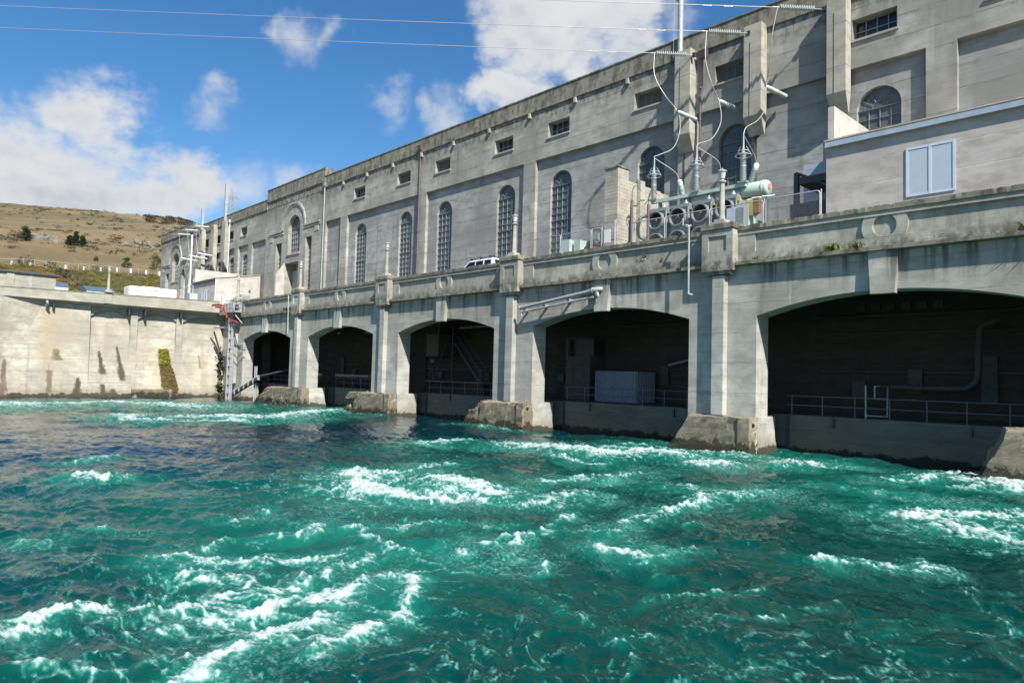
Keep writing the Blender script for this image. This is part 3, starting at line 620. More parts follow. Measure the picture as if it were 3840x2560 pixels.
for y0, y1, z1, dx in ((-6.9, -3.9, .42, .55), (-9.6, -5.2, .95, .28), (-14.0, -9.7, 2.55, .10), (-19, -16.2, 3.95, .08)):
    MB().box(-14.6, -13.86 + dx if z1 < 1 else float(np.interp(z1, [.6, 8.5], [-13.95, -14.85])) + (.26 if y0 < -15 else .12), y0, y1, z1 - .9 if z1 > 1 else -1.5, z1).build('wall_ledge', 'conc_footing' if z1 < 1 else 'conc_trainwall', tw)
MB().box(-16.5, -9.97, 1.0, 1.3, -2.5, 10.3).build('corner_wall', 'conc_trainwall', tw); MB().box(-14.9, -9.97, .0, 1.0, 10.3, 11.7).build('corner_parapet', 'conc_parapet', tw)
MB().tube([(XF - .3, -18.35, 10.35), (XF - .05, -18.35, 10.3), (XF + .1, -18.35, 10.05), (XF - .5, -18.35, 9.75)], .13, 8).build('drain_pipe', 'pipe_grey', tw)
MB().tube([(-14.4, -.35, 8.75), (-12.0, -.35, 8.65), (-9.9, -.3, 8.55)], .11, 8).build('service_pipe', 'pipe_grey', tw)
MB().box(-15.25, XF - .34, -75, -.2, 10.62, 10.88).build('deck_slab', 'conc_deck', tw)
# yard behind the wall
MB().box(-90, -15.2, -75, 9.4, 9.8, 10.9).build('yard_ground', 'conc_deck', None, kind='structure')
# algae and moss mats growing below weep holes: thick, ragged growths standing proud of the wall
def mossy(name, cols):
    m, t, b = new_mat(name); P = t.pos(); n = t.noise(P, 3.2, 7, .7); n2 = t.noise(P, 11, 5, .7)
    c = t.mix(t.ramp(n, .35, .65), cols[0], cols[1]); c = t.mix(t.ramp(n2, .5, .7), c, cols[2]); t.put(b.inputs['Base Color'], c); b.inputs['Roughness'].default_value = .95; b.inputs['Specular IOR Level'].default_value = .15
    t.put(b.inputs['Normal'], t.bump(n2, .9, .06))
mossy('moss_dark', ((.022, .02, .011), (.05, .046, .02), (.085, .08, .03))); mossy('moss_green', ((.17, .165, .022), (.25, .24, .04), (.10, .095, .02))); mossy('moss_red', ((.045, .022, .016), (.03, .026, .014), (.085, .045, .032))); mossy('moss_ochre', ((.10, .07, .025), (.15, .115, .05), (.06, .042, .018)))
def mat_patch(rows, mat, label, xoff=0., seed=0, thick=.10):
    """rows: (z, y_left, y_right); a lumpy crust hugging the battered wall"""
    r = np.random.default_rng(seed); mb = MB(); n = 7; G = []
    zs = np.linspace(rows[0][0], rows[-1][0], 40); R = np.array(rows)
    for z in zs:
        yl = np.interp(-z, -R[:, 0], R[:, 1]) + r.normal(0, .04); yr = np.interp(-z, -R[:, 0], R[:, 2]) + r.normal(0, .04)
        xw = np.interp(z, [.6, 8.5], [-13.95, -14.85]) + xoff; row = []
        for k in range(n + 1):
            u = k / n; row.append((xw + thick * (math.sin(math.pi * u) ** .5) * (1 + r.normal(0, .35)) - .03, yl + (yr - yl) * (.08 + .84 * u), z + r.normal(0, .03)))
        G.append(row)
    for i in range(len(G) - 1):
        for k in range(n): mb.add([G[i][k], G[i][k + 1], G[i + 1][k + 1], G[i + 1][k]], [(0, 1, 2, 3)])
    for i in range(420):
        q = G[int(r.integers(0, len(G)))][int(r.integers(0, n + 1))]; c = Vector(q) + Vector((.02 + abs(r.normal(0, .03)), r.normal(0, .07), r.normal(0, .06))); a = Vector((r.normal(0, .4), r.normal(0, 1), r.normal(-.6, 1))).normalized() * r.uniform(.03, .10); b2 = Vector(r.normal(0, 1, 3)).normalized() * .035; mb.quad(c - a, c - b2, c + a, c + b2)
    return mb.build('moss_mat', mat, None, label, 'moss', 'moss mats on the river wall')
mat_patch([(5.75, -6.8, -5.55), (5.0, -6.8, -5.35), (3.9, -6.75, -5.2)], 'moss_green', 'bright yellow-green moss cushion at the top of the broad ochre stain', seed=4, thick=.16)
mat_patch([(3.92, -6.7, -5.15), (2.4, -6.6, -4.6), (.5, -6.3, -4.05)], 'moss_ochre', 'broad ochre-brown growth below the bright green moss cushion', seed=5, thick=.12)
mb = MB()                                                 # mossy inside corner
r = np.random.default_rng(5)
for i in range(150):
    z = r.uniform(.2, 6.5) ** 1.0; s = .10 + .18 * r.random() * (1.2 - z / 7); c = Vector((-14.0 + r.normal(0, .12) - .07 * z, .55 + r.normal(0, .22), z)); a = Vector(r.normal(0, 1, 3)).normalized() * s; bb = Vector(r.normal(0, 1, 3)).normalized() * s
    mb.quad(c - a, c - bb, c + a, c + bb)
mb.build('moss_column', 'moss_dark', None, 'ragged moss growing down the inside corner beside the lift platform', 'moss')
def leaf_mat(name, c1, c2, tr=.25):
    m, t, b = new_mat(name); P = t.pos(); n = t.noise(P, 1.7, 5, .6); rnd = t.noise(P, 23, 2)
    c = t.mix(t.ramp(n, .3, .7), c1, c2); c = t.mix(t.ramp(rnd, .35, .7, 0, .6), c, tuple(v * .45 for v in c1)); t.put(b.inputs['Base Color'], c); b.inputs['Roughness'].default_value = .75; b.inputs['Specular IOR Level'].default_value = .2
leaf_mat('leaf_fern', (.10, .20, .02), (.20, .30, .03)); leaf_mat('leaf_pine', (.018, .032, .016), (.04, .06, .028)); leaf_mat('leaf_bush', (.05, .09, .02), (.09, .13, .03)); leaf_mat('leaf_brown', (.10, .075, .045), (.15, .12, .06)); leaf_mat('leaf_gorse', (.07, .085, .025), (.13, .12, .04)); leaf_mat('flower_gorse', (.55, .34, .01), (.62, .42, .02)); leaf_mat('leaf_scrub', (.05, .05, .03), (.085, .07, .04)); leaf_mat('leaf_grass', (.13, .20, .03), (.24, .26, .05))
def tuft(center, n, size, mat, name, label, cat, spread=.15, up=1., group=None, seed=0):
    r = np.random.default_rng(seed); mb = MB(); c = Vector(center)
    for i in range(n):
        a = r.uniform(0, 6.28); lean = r.uniform(.1, 1.0); L = size * r.uniform(.5, 1.1); d = Vector((math.cos(a) * lean, math.sin(a) * lean, up)).normalized(); s = d.cross(Vector((0, 0, 1))).normalized() * size * .06
        p = c + Vector((r.normal(0, spread), r.normal(0, spread * .3), 0)); m_ = p + d * L * .6; e = p + d * L + Vector((math.cos(a), math.sin(a), -1)) * L * .25
        mb.add([p - s, p + s, m_ + s, m_ - s, e], [(0, 1, 2, 3), (3, 2, 4)])
    return mb.build(name, mat, None, label, cat, group)
tuft((-13.6, .3, 1.35), 90, .75, 'leaf_fern', 'fern', 'bright green fern low in the mossy wall corner beside the lift platform', 'fern', .3, .6, seed=1)
# ------------------------------------------------------------------ things on the left deck
ps = thing('pump_house', (-17, -20, 10.9), 'small board-marked concrete hut with dark flat roof on the left deck', 'hut')
MB().box(-19, -15, -27.5, -17.45, 10.9, 13.2).build('wall', 'conc_plain', ps); MB().box(-19.2, -14.75, -27.7, -17.15, 13.2, 13.42).build('roof', 'roof_dark', ps, bevel=.03)
MB().box(-14.995, -14.9, -21.9, -21.2, 10.9, 13.15).build('corner_pier', 'conc_plain', ps); MB().box(-14.99, -14.96, -19.9, -19.6, 11.2, 13.1).build('stain_strip', 'pipe_grey', ps)
tr = thing('white_container', (-21, -6, 10.9), 'long white rounded equipment container standing on the left deck', 'container')
MB().box(-22.4, -20, -8.85, -3.2, 11.35, 13.6).build('body', 'white_paint', tr, bevel=.18); MB().box(-22.1, -20.3, -8.4, -3.7, 10.92, 11.35).build('base', 'steel_dark', tr)
MB().box(-19.995, -19.96, -6.0, -5.55, 13.2, 13.3).build('yellow_label', 'yellow_paint', tr); MB().box(-19.998, -19.95, -6.3, -5.4, 12.05, 12.5).build('vent', 'steel_dark', tr, bevel=.05); MB().box(-21.6, -20.6, -7.2, -5.2, 13.601, 13.72).build('roof_hatch', 'white_paint', tr)
for a, b, mt, lb in ((-3.62, -3.32, 'blue_paint', 'slim blue electrical cabinet beside the white container'), (-3.30, -2.38, 'white_paint', 'white electrical cabinet beside the slim blue one')):
    c = thing('electrical_cabinet', (-15.3, (a + b) / 2, 10.95), lb, 'cabinet'); MB().box(-15.6, -15.0, a, b, 11.05, 12.78).build('body', mt, c, bevel=.02); MB().box(-15.62, -14.98, a - .015, b + .015, 12.78, 12.83).build('lid', mt, c); MB().box(-15.5, -15.1, a + .05, b - .05, 10.95, 11.05).build('plinth', 'steel_dark', c)
for (a, b, z0, z1, lb) in ((-14.9, -13.3, 13.6, 14.1, 'blue-roofed white shed just right of the concrete hut'), (-11.4, -7.9, 13.45, 13.95, 'long low blue metal roof behind the left deck lamp post')):
    s = thing('shed', (-32, (a + b) / 2, 10.9), lb, 'shed'); MB().box(-34, -30.1, a + .1, b - .1, 10.9, z0).build('wall', 'white_paint', s); MB().prism([(-30, z0), (-30, z0 + .12), (-32, z1 + .25), (-34.1, z0 + .12), (-34.1, z0)], 'y', a, b).build('roof', 'roof_blue', s)
# grey plant beside the corner
g = thing('hvac_unit', (-11.6, 2.3, 10.8), 'grey louvred ventilation unit beside the lift platform', 'unit'); MB().box(-12.1, -11.2, 1.6, 2.75, 10.85, 12.95).build('case', 'pipe_grey', g, bevel=.02)
for k in range(12): MB().box(-11.215, -11.18, 1.68, 2.67, 11.6 + k * .1, 11.66 + k * .1).build('grille_slat', 'steel_galv', g)
g = thing('white_cabinet', (-13.0, .2, 10.8), 'small white cabinet with rounded fitting on top, left of the lift platform', 'cabinet'); MB().box(-13.3, -12.8, -.1, .65, 10.9, 12.62).build('body', 'white_paint', g, bevel=.02); MB().lathe((-13.05, .25, 12.62), [(.12, 0), (.12, .12), (.05, .2)], 10).build('vent_cap', 'pipe_grey', g)
# ------------------------------------------------------------------ hills
def terr(X, Y):
    D = 75 - X; R1 = (Y + 33) / np.maximum(D, 1)
    z = np.interp(D, [0, 150, 158, 188, 216, 250, 330, 450, 600, 720, 1100, 2200], [10.6, 10.6, 11.6, 24.0, 26.6, 33, 49.5, 73, 108, 131, 150, 160])
    k = 1 + np.clip(.62 * (np.clip(R1, -.3, .31) - .115), -.2, .2) * np.clip((D - 165) / 40, 0, 1) - np.clip(R1 - .31, 0, .5) * 1.1 * np.clip((D - 450) / 200, 0, 1)
    z = 3.62 + (z - 3.62) * k
    z = z + .0055 * D * np.clip((D - 160) / 25, 0, 1)
    amp = np.clip((D - 160) / 300, .0, 1)
    z = z + amp * (7 * NFh[0](X * .008, Y * .008) + 3.2 * NFh[1](X * .022, Y * .022) + 1.2 * NFh[2](X * .07, Y * .07)) + np.clip((D - 156) / 10, 0, 1) * .5 * NFh[3](X * .25, Y * .25)
    return z
def grad_noise(seed):
    r = np.random.default_rng(seed); perm = r.permutation(256); perm = np.concatenate([perm, perm, perm]); g = r.random(256) * 2 * math.pi; gx, gy = np.cos(g), np.sin(g)
    def f(x, y):
        x = np.asarray(x, float); y = np.asarray(y, float)
        xi = np.floor(x).astype(np.int64); yi = np.floor(y).astype(np.int64); xf = x - xi; yf = y - yi; xi &= 255; yi &= 255
        u = xf * xf * xf * (xf * (xf * 6 - 15) + 10); v = yf * yf * yf * (yf * (yf * 6 - 15) + 10)
        def gr(a, b, dx, dy): h = perm[perm[a] + b]; return gx[h] * dx + gy[h] * dy
        return (gr(xi, yi, xf, yf) * (1 - u) + gr(xi + 1, yi, xf - 1, yf) * u) * (1 - v) + (gr(xi, yi + 1, xf, yf - 1) * (1 - u) + gr(xi + 1, yi + 1, xf - 1, yf - 1) * u) * v
    return f
NFh = [grad_noise(30 + s) for s in range(5)]
Ds = np.concatenate([np.linspace(150, 260, 90), np.geomspace(262, 2200, 120)]); Rs = np.concatenate([np.linspace(-1.2, .05, 30), np.linspace(.06, .42, 150), np.linspace(.44, 1.3, 20)])
DD, RR = np.meshgrid(Ds, Rs, indexing='ij'); X = 75 - DD; Y = -33 + RR * DD; Z = terr(X, Y)
v = np.stack([X.ravel(), Y.ravel(), Z.ravel()], 1); ii = np.arange(v.shape[0]).reshape(X.shape); f = np.stack([ii[:-1, :-1], ii[:-1, 1:], ii[1:, 1:], ii[1:, :-1]], -1).reshape(-1, 4)
me = bpy.data.meshes.new('hills'); me.from_pydata(v.tolist(), [], f.tolist()); me.polygons.foreach_set('use_smooth', np.ones(len(f), bool))
m, t, b = new_mat('hill_grass'); P = t.pos(); x, y, z = t.sep(P)
c = t.mix(t.ramp(t.noise(P, .02, 6, .6), .35, .65), (.225, .165, .092), (.155, .122, .07)); c = t.mix(t.ramp(t.noise(t.scale(P, (1, 1, 3)), .07, 8, .7), .45, .7), c, (.17, .135, .075))
c = t.mix(t.ramp(t.noise(P, .35, 6, .7), .52, .75, 0, .6), c, (.36, .28, .15)); c = t.mix(t.ramp(t.noise(P, .9, 5, .7), .58, .72, 0, .55), c, (.10, .085, .05))
far = t.ramp(x, -330, -480); c = t.mix(t.math('MULTIPLY', far, t.ramp(t.noise(P, .012, 5, .6), .35, .62)), c, (.115, .10, .06))
bank = t.ramp(x, -146, -138); g = t.mix(t.ramp(t.noise(P, .16, 6, .65), .38, .62), (.075, .09, .028), (.14, .095, .05)); g = t.mix(t.ramp(t.noise(P, .8, 6, .7), .5, .7), g, (.07, .055, .028)); c = t.mix(bank, c, g)
t.put(b.inputs['Base Color'], c); b.inputs['Roughness'].default_value = .95; b.inputs['Specular IOR Level'].default_value = .1; t.put(b.inputs['Normal'], t.bump(t.noise(P, .5, 8, .75), .9, 1.2)); me.materials.append(m)
place('hill', me, (0, 0, 0), None, kind='structure')
def on_hill(R1, D): x = 75 - D; y = -33 + R1 * D; return Vector((x, y, float(terr(np.array([x]), np.array([y]))[0])))
# foliage from small leaf faces
def leaf_cloud(mb, c, rad, n, s, r, flat=.0):
    for i in range(n):
        d = Vector(r.normal(0, 1, 3)).normalized() * (r.random() ** .4); p = Vector(c) + Vector((d.x * rad[0], d.y * rad[1], d.z * rad[2]))
        a = Vector(r.normal(0, 1, 3)).normalized() * s * r.uniform(.6, 1.3); b2 = Vector(r.normal(0, 1, 3)); b2 = (b2 - a * b2.dot(a) / a.dot(a)).normalized() * s * r.uniform(.4, 1.); mb.add([p - a, p + b2 * .6, p + a, p - b2 * .6], [(0, 1, 2, 3)])
def conifer(R1, D, h, wdt, label, lean=0., seed=0, mat='leaf_pine', multi=1):
    base = on_hill(R1, D); t_ = thing('pine_tree', base, label, 'tree', 'trees on the hillside'); r = np.random.default_rng(seed); tk = MB(); cr = MB()
    for m_ in range(multi):
        off = Vector((0, (m_ - (multi - 1) / 2) * wdt * .33, 0)); hh = h * (1 if m_ == multi // 2 else r.uniform(.62, .8))
        tk.tube([base + off - Vector((0, 0, .3)), base + off + Vector((0, lean * hh * .5, hh * .5)), base + off + Vector((0, lean * hh, hh * .96))], [.16, .1, .03], 6)
        for k in range(15):
            z = .06 + .9 * k / 14; L = wdt / 2 / (multi ** .5) * (1.08 - z) ** .8 * r.uniform(.8, 1.15) + .15; nb = 7
            for q in range(nb):
                a = r.uniform(0, 6.28); bl = L * r.uniform(.55, 1.12); d = Vector((math.cos(a), math.sin(a) + lean * 1.2, .22 + .3 * lean)); p0 = base + off + Vector((0, lean * hh * z, hh * z))
                tk.tube([p0, p0 + d * bl], [.035, .012], 4, False)
                for u in (.25, .5, .75, 1.0): leaf_cloud(cr, p0 + d * bl * u, (.34, .34, .2), 10, .22, r)
    tk.build('trunk', 'timber', t_); cr.build('crown', mat, t_)
conifer(.1432, 318, 5.6, 5.6, 'dark windswept pine on the far left of the hillside', -.16, 1)
conifer(.1930, 318, 5.8, 6.6, 'dark three-topped pine in the middle of the hillside', 0, 2, multi=3)
def broad_tree(R1, D, h, wdt, label, seed, mat='leaf_bush'):
    base = on_hill(R1, D); t_ = thing('hillside_tree', base, label, 'tree', 'trees on the hillside'); r = np.random.default_rng(seed); tk = MB(); cr = MB()
    tk.tube([base - Vector((0, 0, .3)), base + Vector((0, 0, h * .6))], [.18, .06], 6)
    for k in range(46):
        z = r.uniform(.12, 1); rr = wdt / 2 * math.sqrt(max(.05, 1 - ((z - .35) / .68) ** 2)) * r.random() ** .5; a = r.uniform(0, 6.28); c = base + Vector((rr * math.cos(a), rr * math.sin(a), h * z)); tk.tube([base + Vector((0, 0, h * .3 * z)), c], [.05, .015], 4, False); leaf_cloud(cr, c, (wdt * .12, wdt * .12, h * .10), 44, .16, r)
    tk.build('trunk', 'timber', t_); cr.build('crown', mat, t_)
broad_tree(.2505, 232, 3.0, 2.8, 'small round green tree behind the white posts', 3); broad_tree(.2860, 228, 4.6, 4.6, 'larger green tree against the end of the power station', 4); broad_tree(.216, 250, 1.4, 1.3, 'tiny lone green bush right of the three-topped pine', 5)
for R1, D, h, wd, mat, lb, sd_ in ((.142, 203, 3.0, 4.0, 'leaf_brown', 'brown leafless bush below the windswept pine', 6), (.168, 196, 1.9, 3.0, 'leaf_scrub', 'grey-green low bush left of the fence line centre', 7), (.196, 179, 3.6, 7.2, 'leaf_brown', 'big rounded brown shrub on the bank left of the deck lamp post', 8), (.222, 222, 1.5, 5, 'leaf_brown', 'low purplish-brown scrub below the three-topped pine', 9), (.180, 183, 2.0, 3.6, 'leaf_scrub', 'dark olive shrub on the bank beside the big brown one', 10)):
    base = on_hill(R1, D); t_ = thing('shrub', base, lb, 'shrub', 'shrubs on the bank'); r = np.random.default_rng(sd_); cr = MB(); tk = MB()
    for k in range(40):
        a = r.uniform(0, 6.28); rr = wd / 2 * r.random() ** .5; c = base + Vector((rr * math.cos(a), rr * math.sin(a), h * r.uniform(.2, .95) * (1 - (rr / wd * 1.6) ** 2 * .5))); tk.tube([base, c], [.04, .012], 4, False); leaf_cloud(cr, c, (wd * .07, wd * .07, h * .10), 42, .10, r)
    tk.build('stems', 'timber', t_); cr.build('foliage', mat, t_)
r = np.random.default_rng(77); sc = MB(); go = MB(); fl = MB(); rk = MB()
for k in range(900):                                      # far scrub, read as one mass
    D = r.uniform(280, 700); R1 = r.uniform(.08, .36)
    if r.random() > .25 + .75 * (NFh[4](np.array([R1 * 22]), np.array([D * .012]))[0] > .05) : continue
    if R1 > .27 and D > 520: s = r.uniform(1.2, 3.2)
    else: s = r.uniform(.5, 1.7)
    leaf_cloud(sc, on_hill(R1, D) + Vector((0, 0, s * .3)), (s, s * 1.3, s * .6), 34, s * .3, r)
for k in range(260):
    R1 = r.uniform(.27, .345); D = r.uniform(560, 720); leaf_cloud(sc, on_hill(R1, D) + Vector((0, 0, .8)), (2.2, 2.8, 1.1), 30, .8, r)
sc.build('hill_scrub', 'leaf_scrub', None, 'scattered dark scrub dotted over the dry hill', 'scrub', kind='stuff')
for k in range(900):
    D = r.uniform(158, 190); R1 = r.uniform(.07, .33); s = r.uniform(.45, 1.15); p = on_hill(R1, D) + Vector((0, 0, s * .3)); leaf_cloud(go, p, (s, s * 1.2, s * .65), 40, .13, r)
    if r.random() < .42: leaf_cloud(fl, p + Vector((.2, 0, s * .3)), (s * .9, s * 1.0, s * .5), 30, .09, r)
go.build('gorse_scrub', 'leaf_gorse', None, 'olive and brown gorse scrub covering the bank', 'scrub', kind='stuff'); fl.build('gorse_flowers', 'flower_gorse', None, 'yellow gorse blossom over the bank scrub', 'flowers', kind='stuff')
for k in range(120):
    cR, cD = [(.150, 370), (.162, 385), (.175, 360), (.185, 345), (.262, 380), (.283, 350)][k % 6]; p = on_hill(cR + r.normal(0, .007), cD + r.normal(0, 14)); s = r.uniform(.35, 1.3); b8 = [p + Vector((sx * s * r.uniform(.6, 1.2), sy * s * r.uniform(.6, 1.4), -.3)) for sx, sy in ((-1, -1), (1, -1), (1, 1), (-1, 1))]; t8 = [q + Vector((r.normal(0, .2), r.normal(0, .2), s * r.uniform(.5, 1.2))) - (q - p) * .35 for q in b8]; rk.hexa(b8, t8)
rk.build('hill_rocks', 'rock', None, 'grey schist outcrops scattered on the dry hillside', 'rocks', kind='stuff')
# guard posts and wire fence along the bank road
for k, (ry, tz) in enumerate(((.1286, .1305), (.1467, .131), (.1643, .1313), (.1830, .1315), (.2028, .1320), (.2215, .1325), (.2396, .1328), (.2560, .1327), (.2743, .1325), (.2905, .1326))):
    p = on_hill(ry, 207 if k < 7 else 200 - (k - 7) * 4); o = thing('guard_post', p, ('leftmost', 'second', 'third', 'fourth', 'fifth', 'sixth', 'seventh', 'eighth', 'ninth', 'rightmost')[k] + ' white guard post' + (' from the left' if 0 < k < 9 else '') + ' in the row along the bank road', 'post', 'white guard posts along the bank road')
    MB().box(p.x - .19, p.x + .19, p.y - .19, p.y + .19, p.z - .3, p.z + 1.15).build('shaft', 'white_paint', o, bevel=.03); MB().box(p.x - .2, p.x + .2, p.y - .2, p.y + .2, p.z + 1.15, p.z + 1.22).build('cap', 'white_paint', o)
pf = [on_hill(R1, 190) for R1 in np.linspace(.06, .345, 26)]; fo = thing('bank_fence', pf[0], 'wire fence with grey top rail along the top of the bank', 'fence')
for p in pf: MB().tube([p - Vector((0, 0, .3)), p + Vector((0, 0, 1.5))], .05, 6).build('post', 'steel_galv', fo)
MB().tube([p + Vector((0, 0, 1.5)) for p in pf], .045, 6).build('top_rail', 'steel_galv', fo)
for h_ in (.5, 1.0): MB().tube([p + Vector((0, 0, h_)) for p in pf], .012, 4).build('wire', 'steel_galv', fo)
# lattice pylon behind the hall
pb = on_hill(.3826, 420); pt = 112.8; H = pt - pb.z; py = thing('lattice_pylon', pb, 'steel lattice transmission pylon with two crossarms behind the hall roof', 'pylon'); mb = MB()
def hwid(z): return 3.2 * (1 - z / H) ** 1.15 + .35
for sx in (-1, 1):
    for sy in (-1, 1):
        mb.tube([pb + Vector((sx * hwid(H * k / 8), sy * hwid(H * k / 8), H * k / 8)) for k in range(9)], .13, 4)
lv = [H * (1 - (1 - k / 15) ** 1.05) for k in range(15)]
for a, b_ in zip(lv[:-1], lv[1:]):
    for s in (-1, 1):
        for q in (0, 1):
            A = [Vector((s * hwid(a), -hwid(a), a)), Vector((s * hwid(b_), hwid(b_), b_))] if q == 0 else [Vector((-hwid(a), s * hwid(a), a)), Vector((hwid(b_), s * hwid(b_), b_))]
            mb.tube([pb + A[0], pb + A[1]], .07, 4, False); A = [Vector((A[0].x * (1 if q == 0 else -1), A[0].y * (-1 if q == 0 else 1), a)), Vector((A[1].x * (1 if q == 0 else -1), A[1].y * (-1 if q == 0 else 1), b_))]; mb.tube([pb + A[0], pb + A[1]], .07, 4, False)
mb.build('tower', 'steel_galv', py)
for zz, L in ((.245 * 420 + 3.6 - pb.z, 4.8), (.2305 * 420 + 3.6 - pb.z, 6.8)):
    mb = MB()
    for s in (-1, 1):
        for dx in (-.5, .5):
            mb.tube([pb + Vector((dx, 0, zz)), pb + Vector((0, s * L, zz + .1))], .08, 4); mb.tube([pb + Vector((dx, 0, zz + 1.3)), pb + Vector((0, s * L, zz + .1))], .08, 4)
    am = mb.build('crossarm', 'steel_galv', py)
    for s in (-1, 1): MB().tube([pb + Vector((0, s * L, zz)), pb + Vector((0, s * L * .97, zz - 1.9))], .07, 5).build('insulator', 'steel_galv', am)

# ------------------------------------------------------------------ deck lamps
def lamp(p, label):
    x, y, z = p; L = thing('lamp_post', p, label, 'lamp', 'concrete lamp posts along the parapets')
    MB().box(x - .42, x + .42, y - .42, y + .42, z, z + .12).box(x - .30, x + .30, y - .30, y + .30, z + .12, z + .28).build('base', 'conc_plain', L, bevel=.02)
    MB().lathe((x, y, z + .28), [(.185, 0), (.16, .15), (.125, 1.95), (.13, 1.98), (.21, 2.02), (.21, 2.09), (.10, 2.12), (.07, 2.25)], 14).build('column', 'conc_plain', L)
    hd = MB().lathe((x, y, z + 2.50), [(.13, 0), (.20, .34), (.21, .36)], 12).build('lantern', 'lamp_glass', L)
    MB().lathe((x, y, z + 2.86), [(.25, 0), (.24, .07), (.06, .14), (.02, .22)], 12).build('lantern_cap', 'paint_greydk', hd)
for p, lb in ((-8, 'lamp post beside the lift platform at the left end of the bridge'), (8, 'lamp post in front of the dark central doorway'), (24, 'lamp post between the two arched windows left of the brown rain pipe'), (40, 'lamp post just right of the white estate car'), (56, 'nearest lamp post, in front of the transformer fans'), (72, 'lamp post on the pier beyond the right picture edge')): lamp((p, -.1, 11.921), 'concrete ' + lb)
lamp((-13.6, -12.6, 11.86), 'concrete lamp post standing on the left river wall deck')
# ------------------------------------------------------------------ transformer
tf = thing('transformer', (52.5, 4, DECK), 'pale green power transformer with four round cooling fans and porcelain bushings', 'transformer')
MB().box(48.9, 55.3, 4.2, 6.2, 11.2, 14.3).build('tank', 'paint_greydk', tf, bevel=.05); MB().box(48.7, 55.5, 4.0, 6.4, DECK, 11.2).build('plinth', 'conc_deck', tf)
FANX = (49.67, 51.26, 52.82, 54.42)
for i, x in enumerate(FANX):
    rb = MB().box(x - .66, x + .66, 3.16, 4.15, 11.3, 14.22).build('radiator_bank', 'paint_greydk', tf, bevel=.02)
    MB().box(x - .68, x + .68, 3.10, 3.4, 14.22, 14.42).build('header', 'paint_greydk', rb); MB().box(x + .62, x + .68, 3.04, 3.16, 11.3, 14.2).build('edge_angle', 'pipe_grey', rb)
    MB().lathe((x + .35, 3.3, 14.42), [(.14, 0), (.14, .12), (.06, .16), (.06, .26)], 8).build('valve', 'pipe_grey', rb)
    MB().box(x + .70, x + .86, 3.1, 3.3, 14.0, 14.16).build('terminal_label', 'yellow_paint', rb)
    for zf in (13.62, 12.25):
        fan = MB(); n = 26; R0, R1 = .50, .56
        for q in range(n):
            a, b = 2 * math.pi * q / n, 2 * math.pi * (q + 1) / n
            for ra, rb_, ya, yb in ((R1, R1, 2.80, 3.17), (R0, R0, 2.80, 3.15), (R0, R1, 2.80, 2.80)): fan.quad((x + ra * math.cos(a), ya, zf + ra * math.sin(a)), (x + ra * math.cos(b), ya, zf + ra * math.sin(b)), (x + rb_ * math.cos(b), yb, zf + rb_ * math.sin(b)), (x + rb_ * math.cos(a), yb, zf + rb_ * math.sin(a)))
        fo_ = fan.build('cooling_fan', 'paint_greydk', tf)
        MB().lathe((x, 3.12, zf), [(.50, 0), (.50, .03)], 24, (0, -1, 0)).build('fan_throat', 'black_rubber', fo_)
        mb = MB()
        for q in range(6):
            a = q * math.pi / 3 + i * .3; mb.quad((x + .08 * math.cos(a), 3.0, zf + .08 * math.sin(a)), (x + .46 * math.cos(a), 2.96, zf + .46 * math.sin(a)), (x + .46 * math.cos(a + .5), 3.04, zf + .46 * math.sin(a + .5)), (x + .08 * math.cos(a + .5), 3.04, zf + .08 * math.sin(a + .5)))
        mb.build('fan_blades', 'steel_dark', fo_); MB().lathe((x, 3.06, zf), [(.12, 0), (.12, .16), (.04, .2)], 10, (0, -1, 0)).build('fan_hub', 'steel_dark', fo_)
# conservator drum and bus beam
dr = MB().lathe((50.6, 4.55, 14.86), [(.02, -.06), (.30, -.05), (.47, .05), (.47, 5.6), (.44, 5.66), (.40, 5.70), (.02, 5.72)], 24, (1, 0, 0)).build('conservator', 'paint_green', tf)
MB().lathe((56.31, 4.55, 14.92), [(.19, 0), (.19, .03)], 16, (1, 0, 0)).build('red_cap', 'pink_cap', dr); MB().lathe((56.0, 4.55, 14.86), [(.50, 0), (.50, .06)], 24, (1, 0, 0)).build('flange', 'paint_green', dr)
for x in (51.4, 53.4, 55.4): MB().box(x - .1, x + .1, 4.3, 4.8, 14.29, 14.45).build('saddle', 'paint_greydk', dr)
MB().box(48.6, 55.2, 3.86, 4.08, 15.02, 15.22).build('bus_beam', 'paint_green', tf)
for x in (49.2, 51.3, 53.0, 54.7): MB().box(x - .07, x + .07, 3.95, 4.2, 14.3, 15.02).build('beam_strut', 'paint_greydk', tf)
def shed_profile(r, h, n, rt=None):
    pr = [(r * .6, 0)]; 
    for k in range(n):
        z = h * k / n; rr = r * (1 - .18 * k / n); pr += [(rr * .62, z + h / n * .12), (rr, z + h / n * .42), (rr, z + h / n * .52), (rr * .62, z + h / n * .82)]
    return pr + [(r * .5, h)]
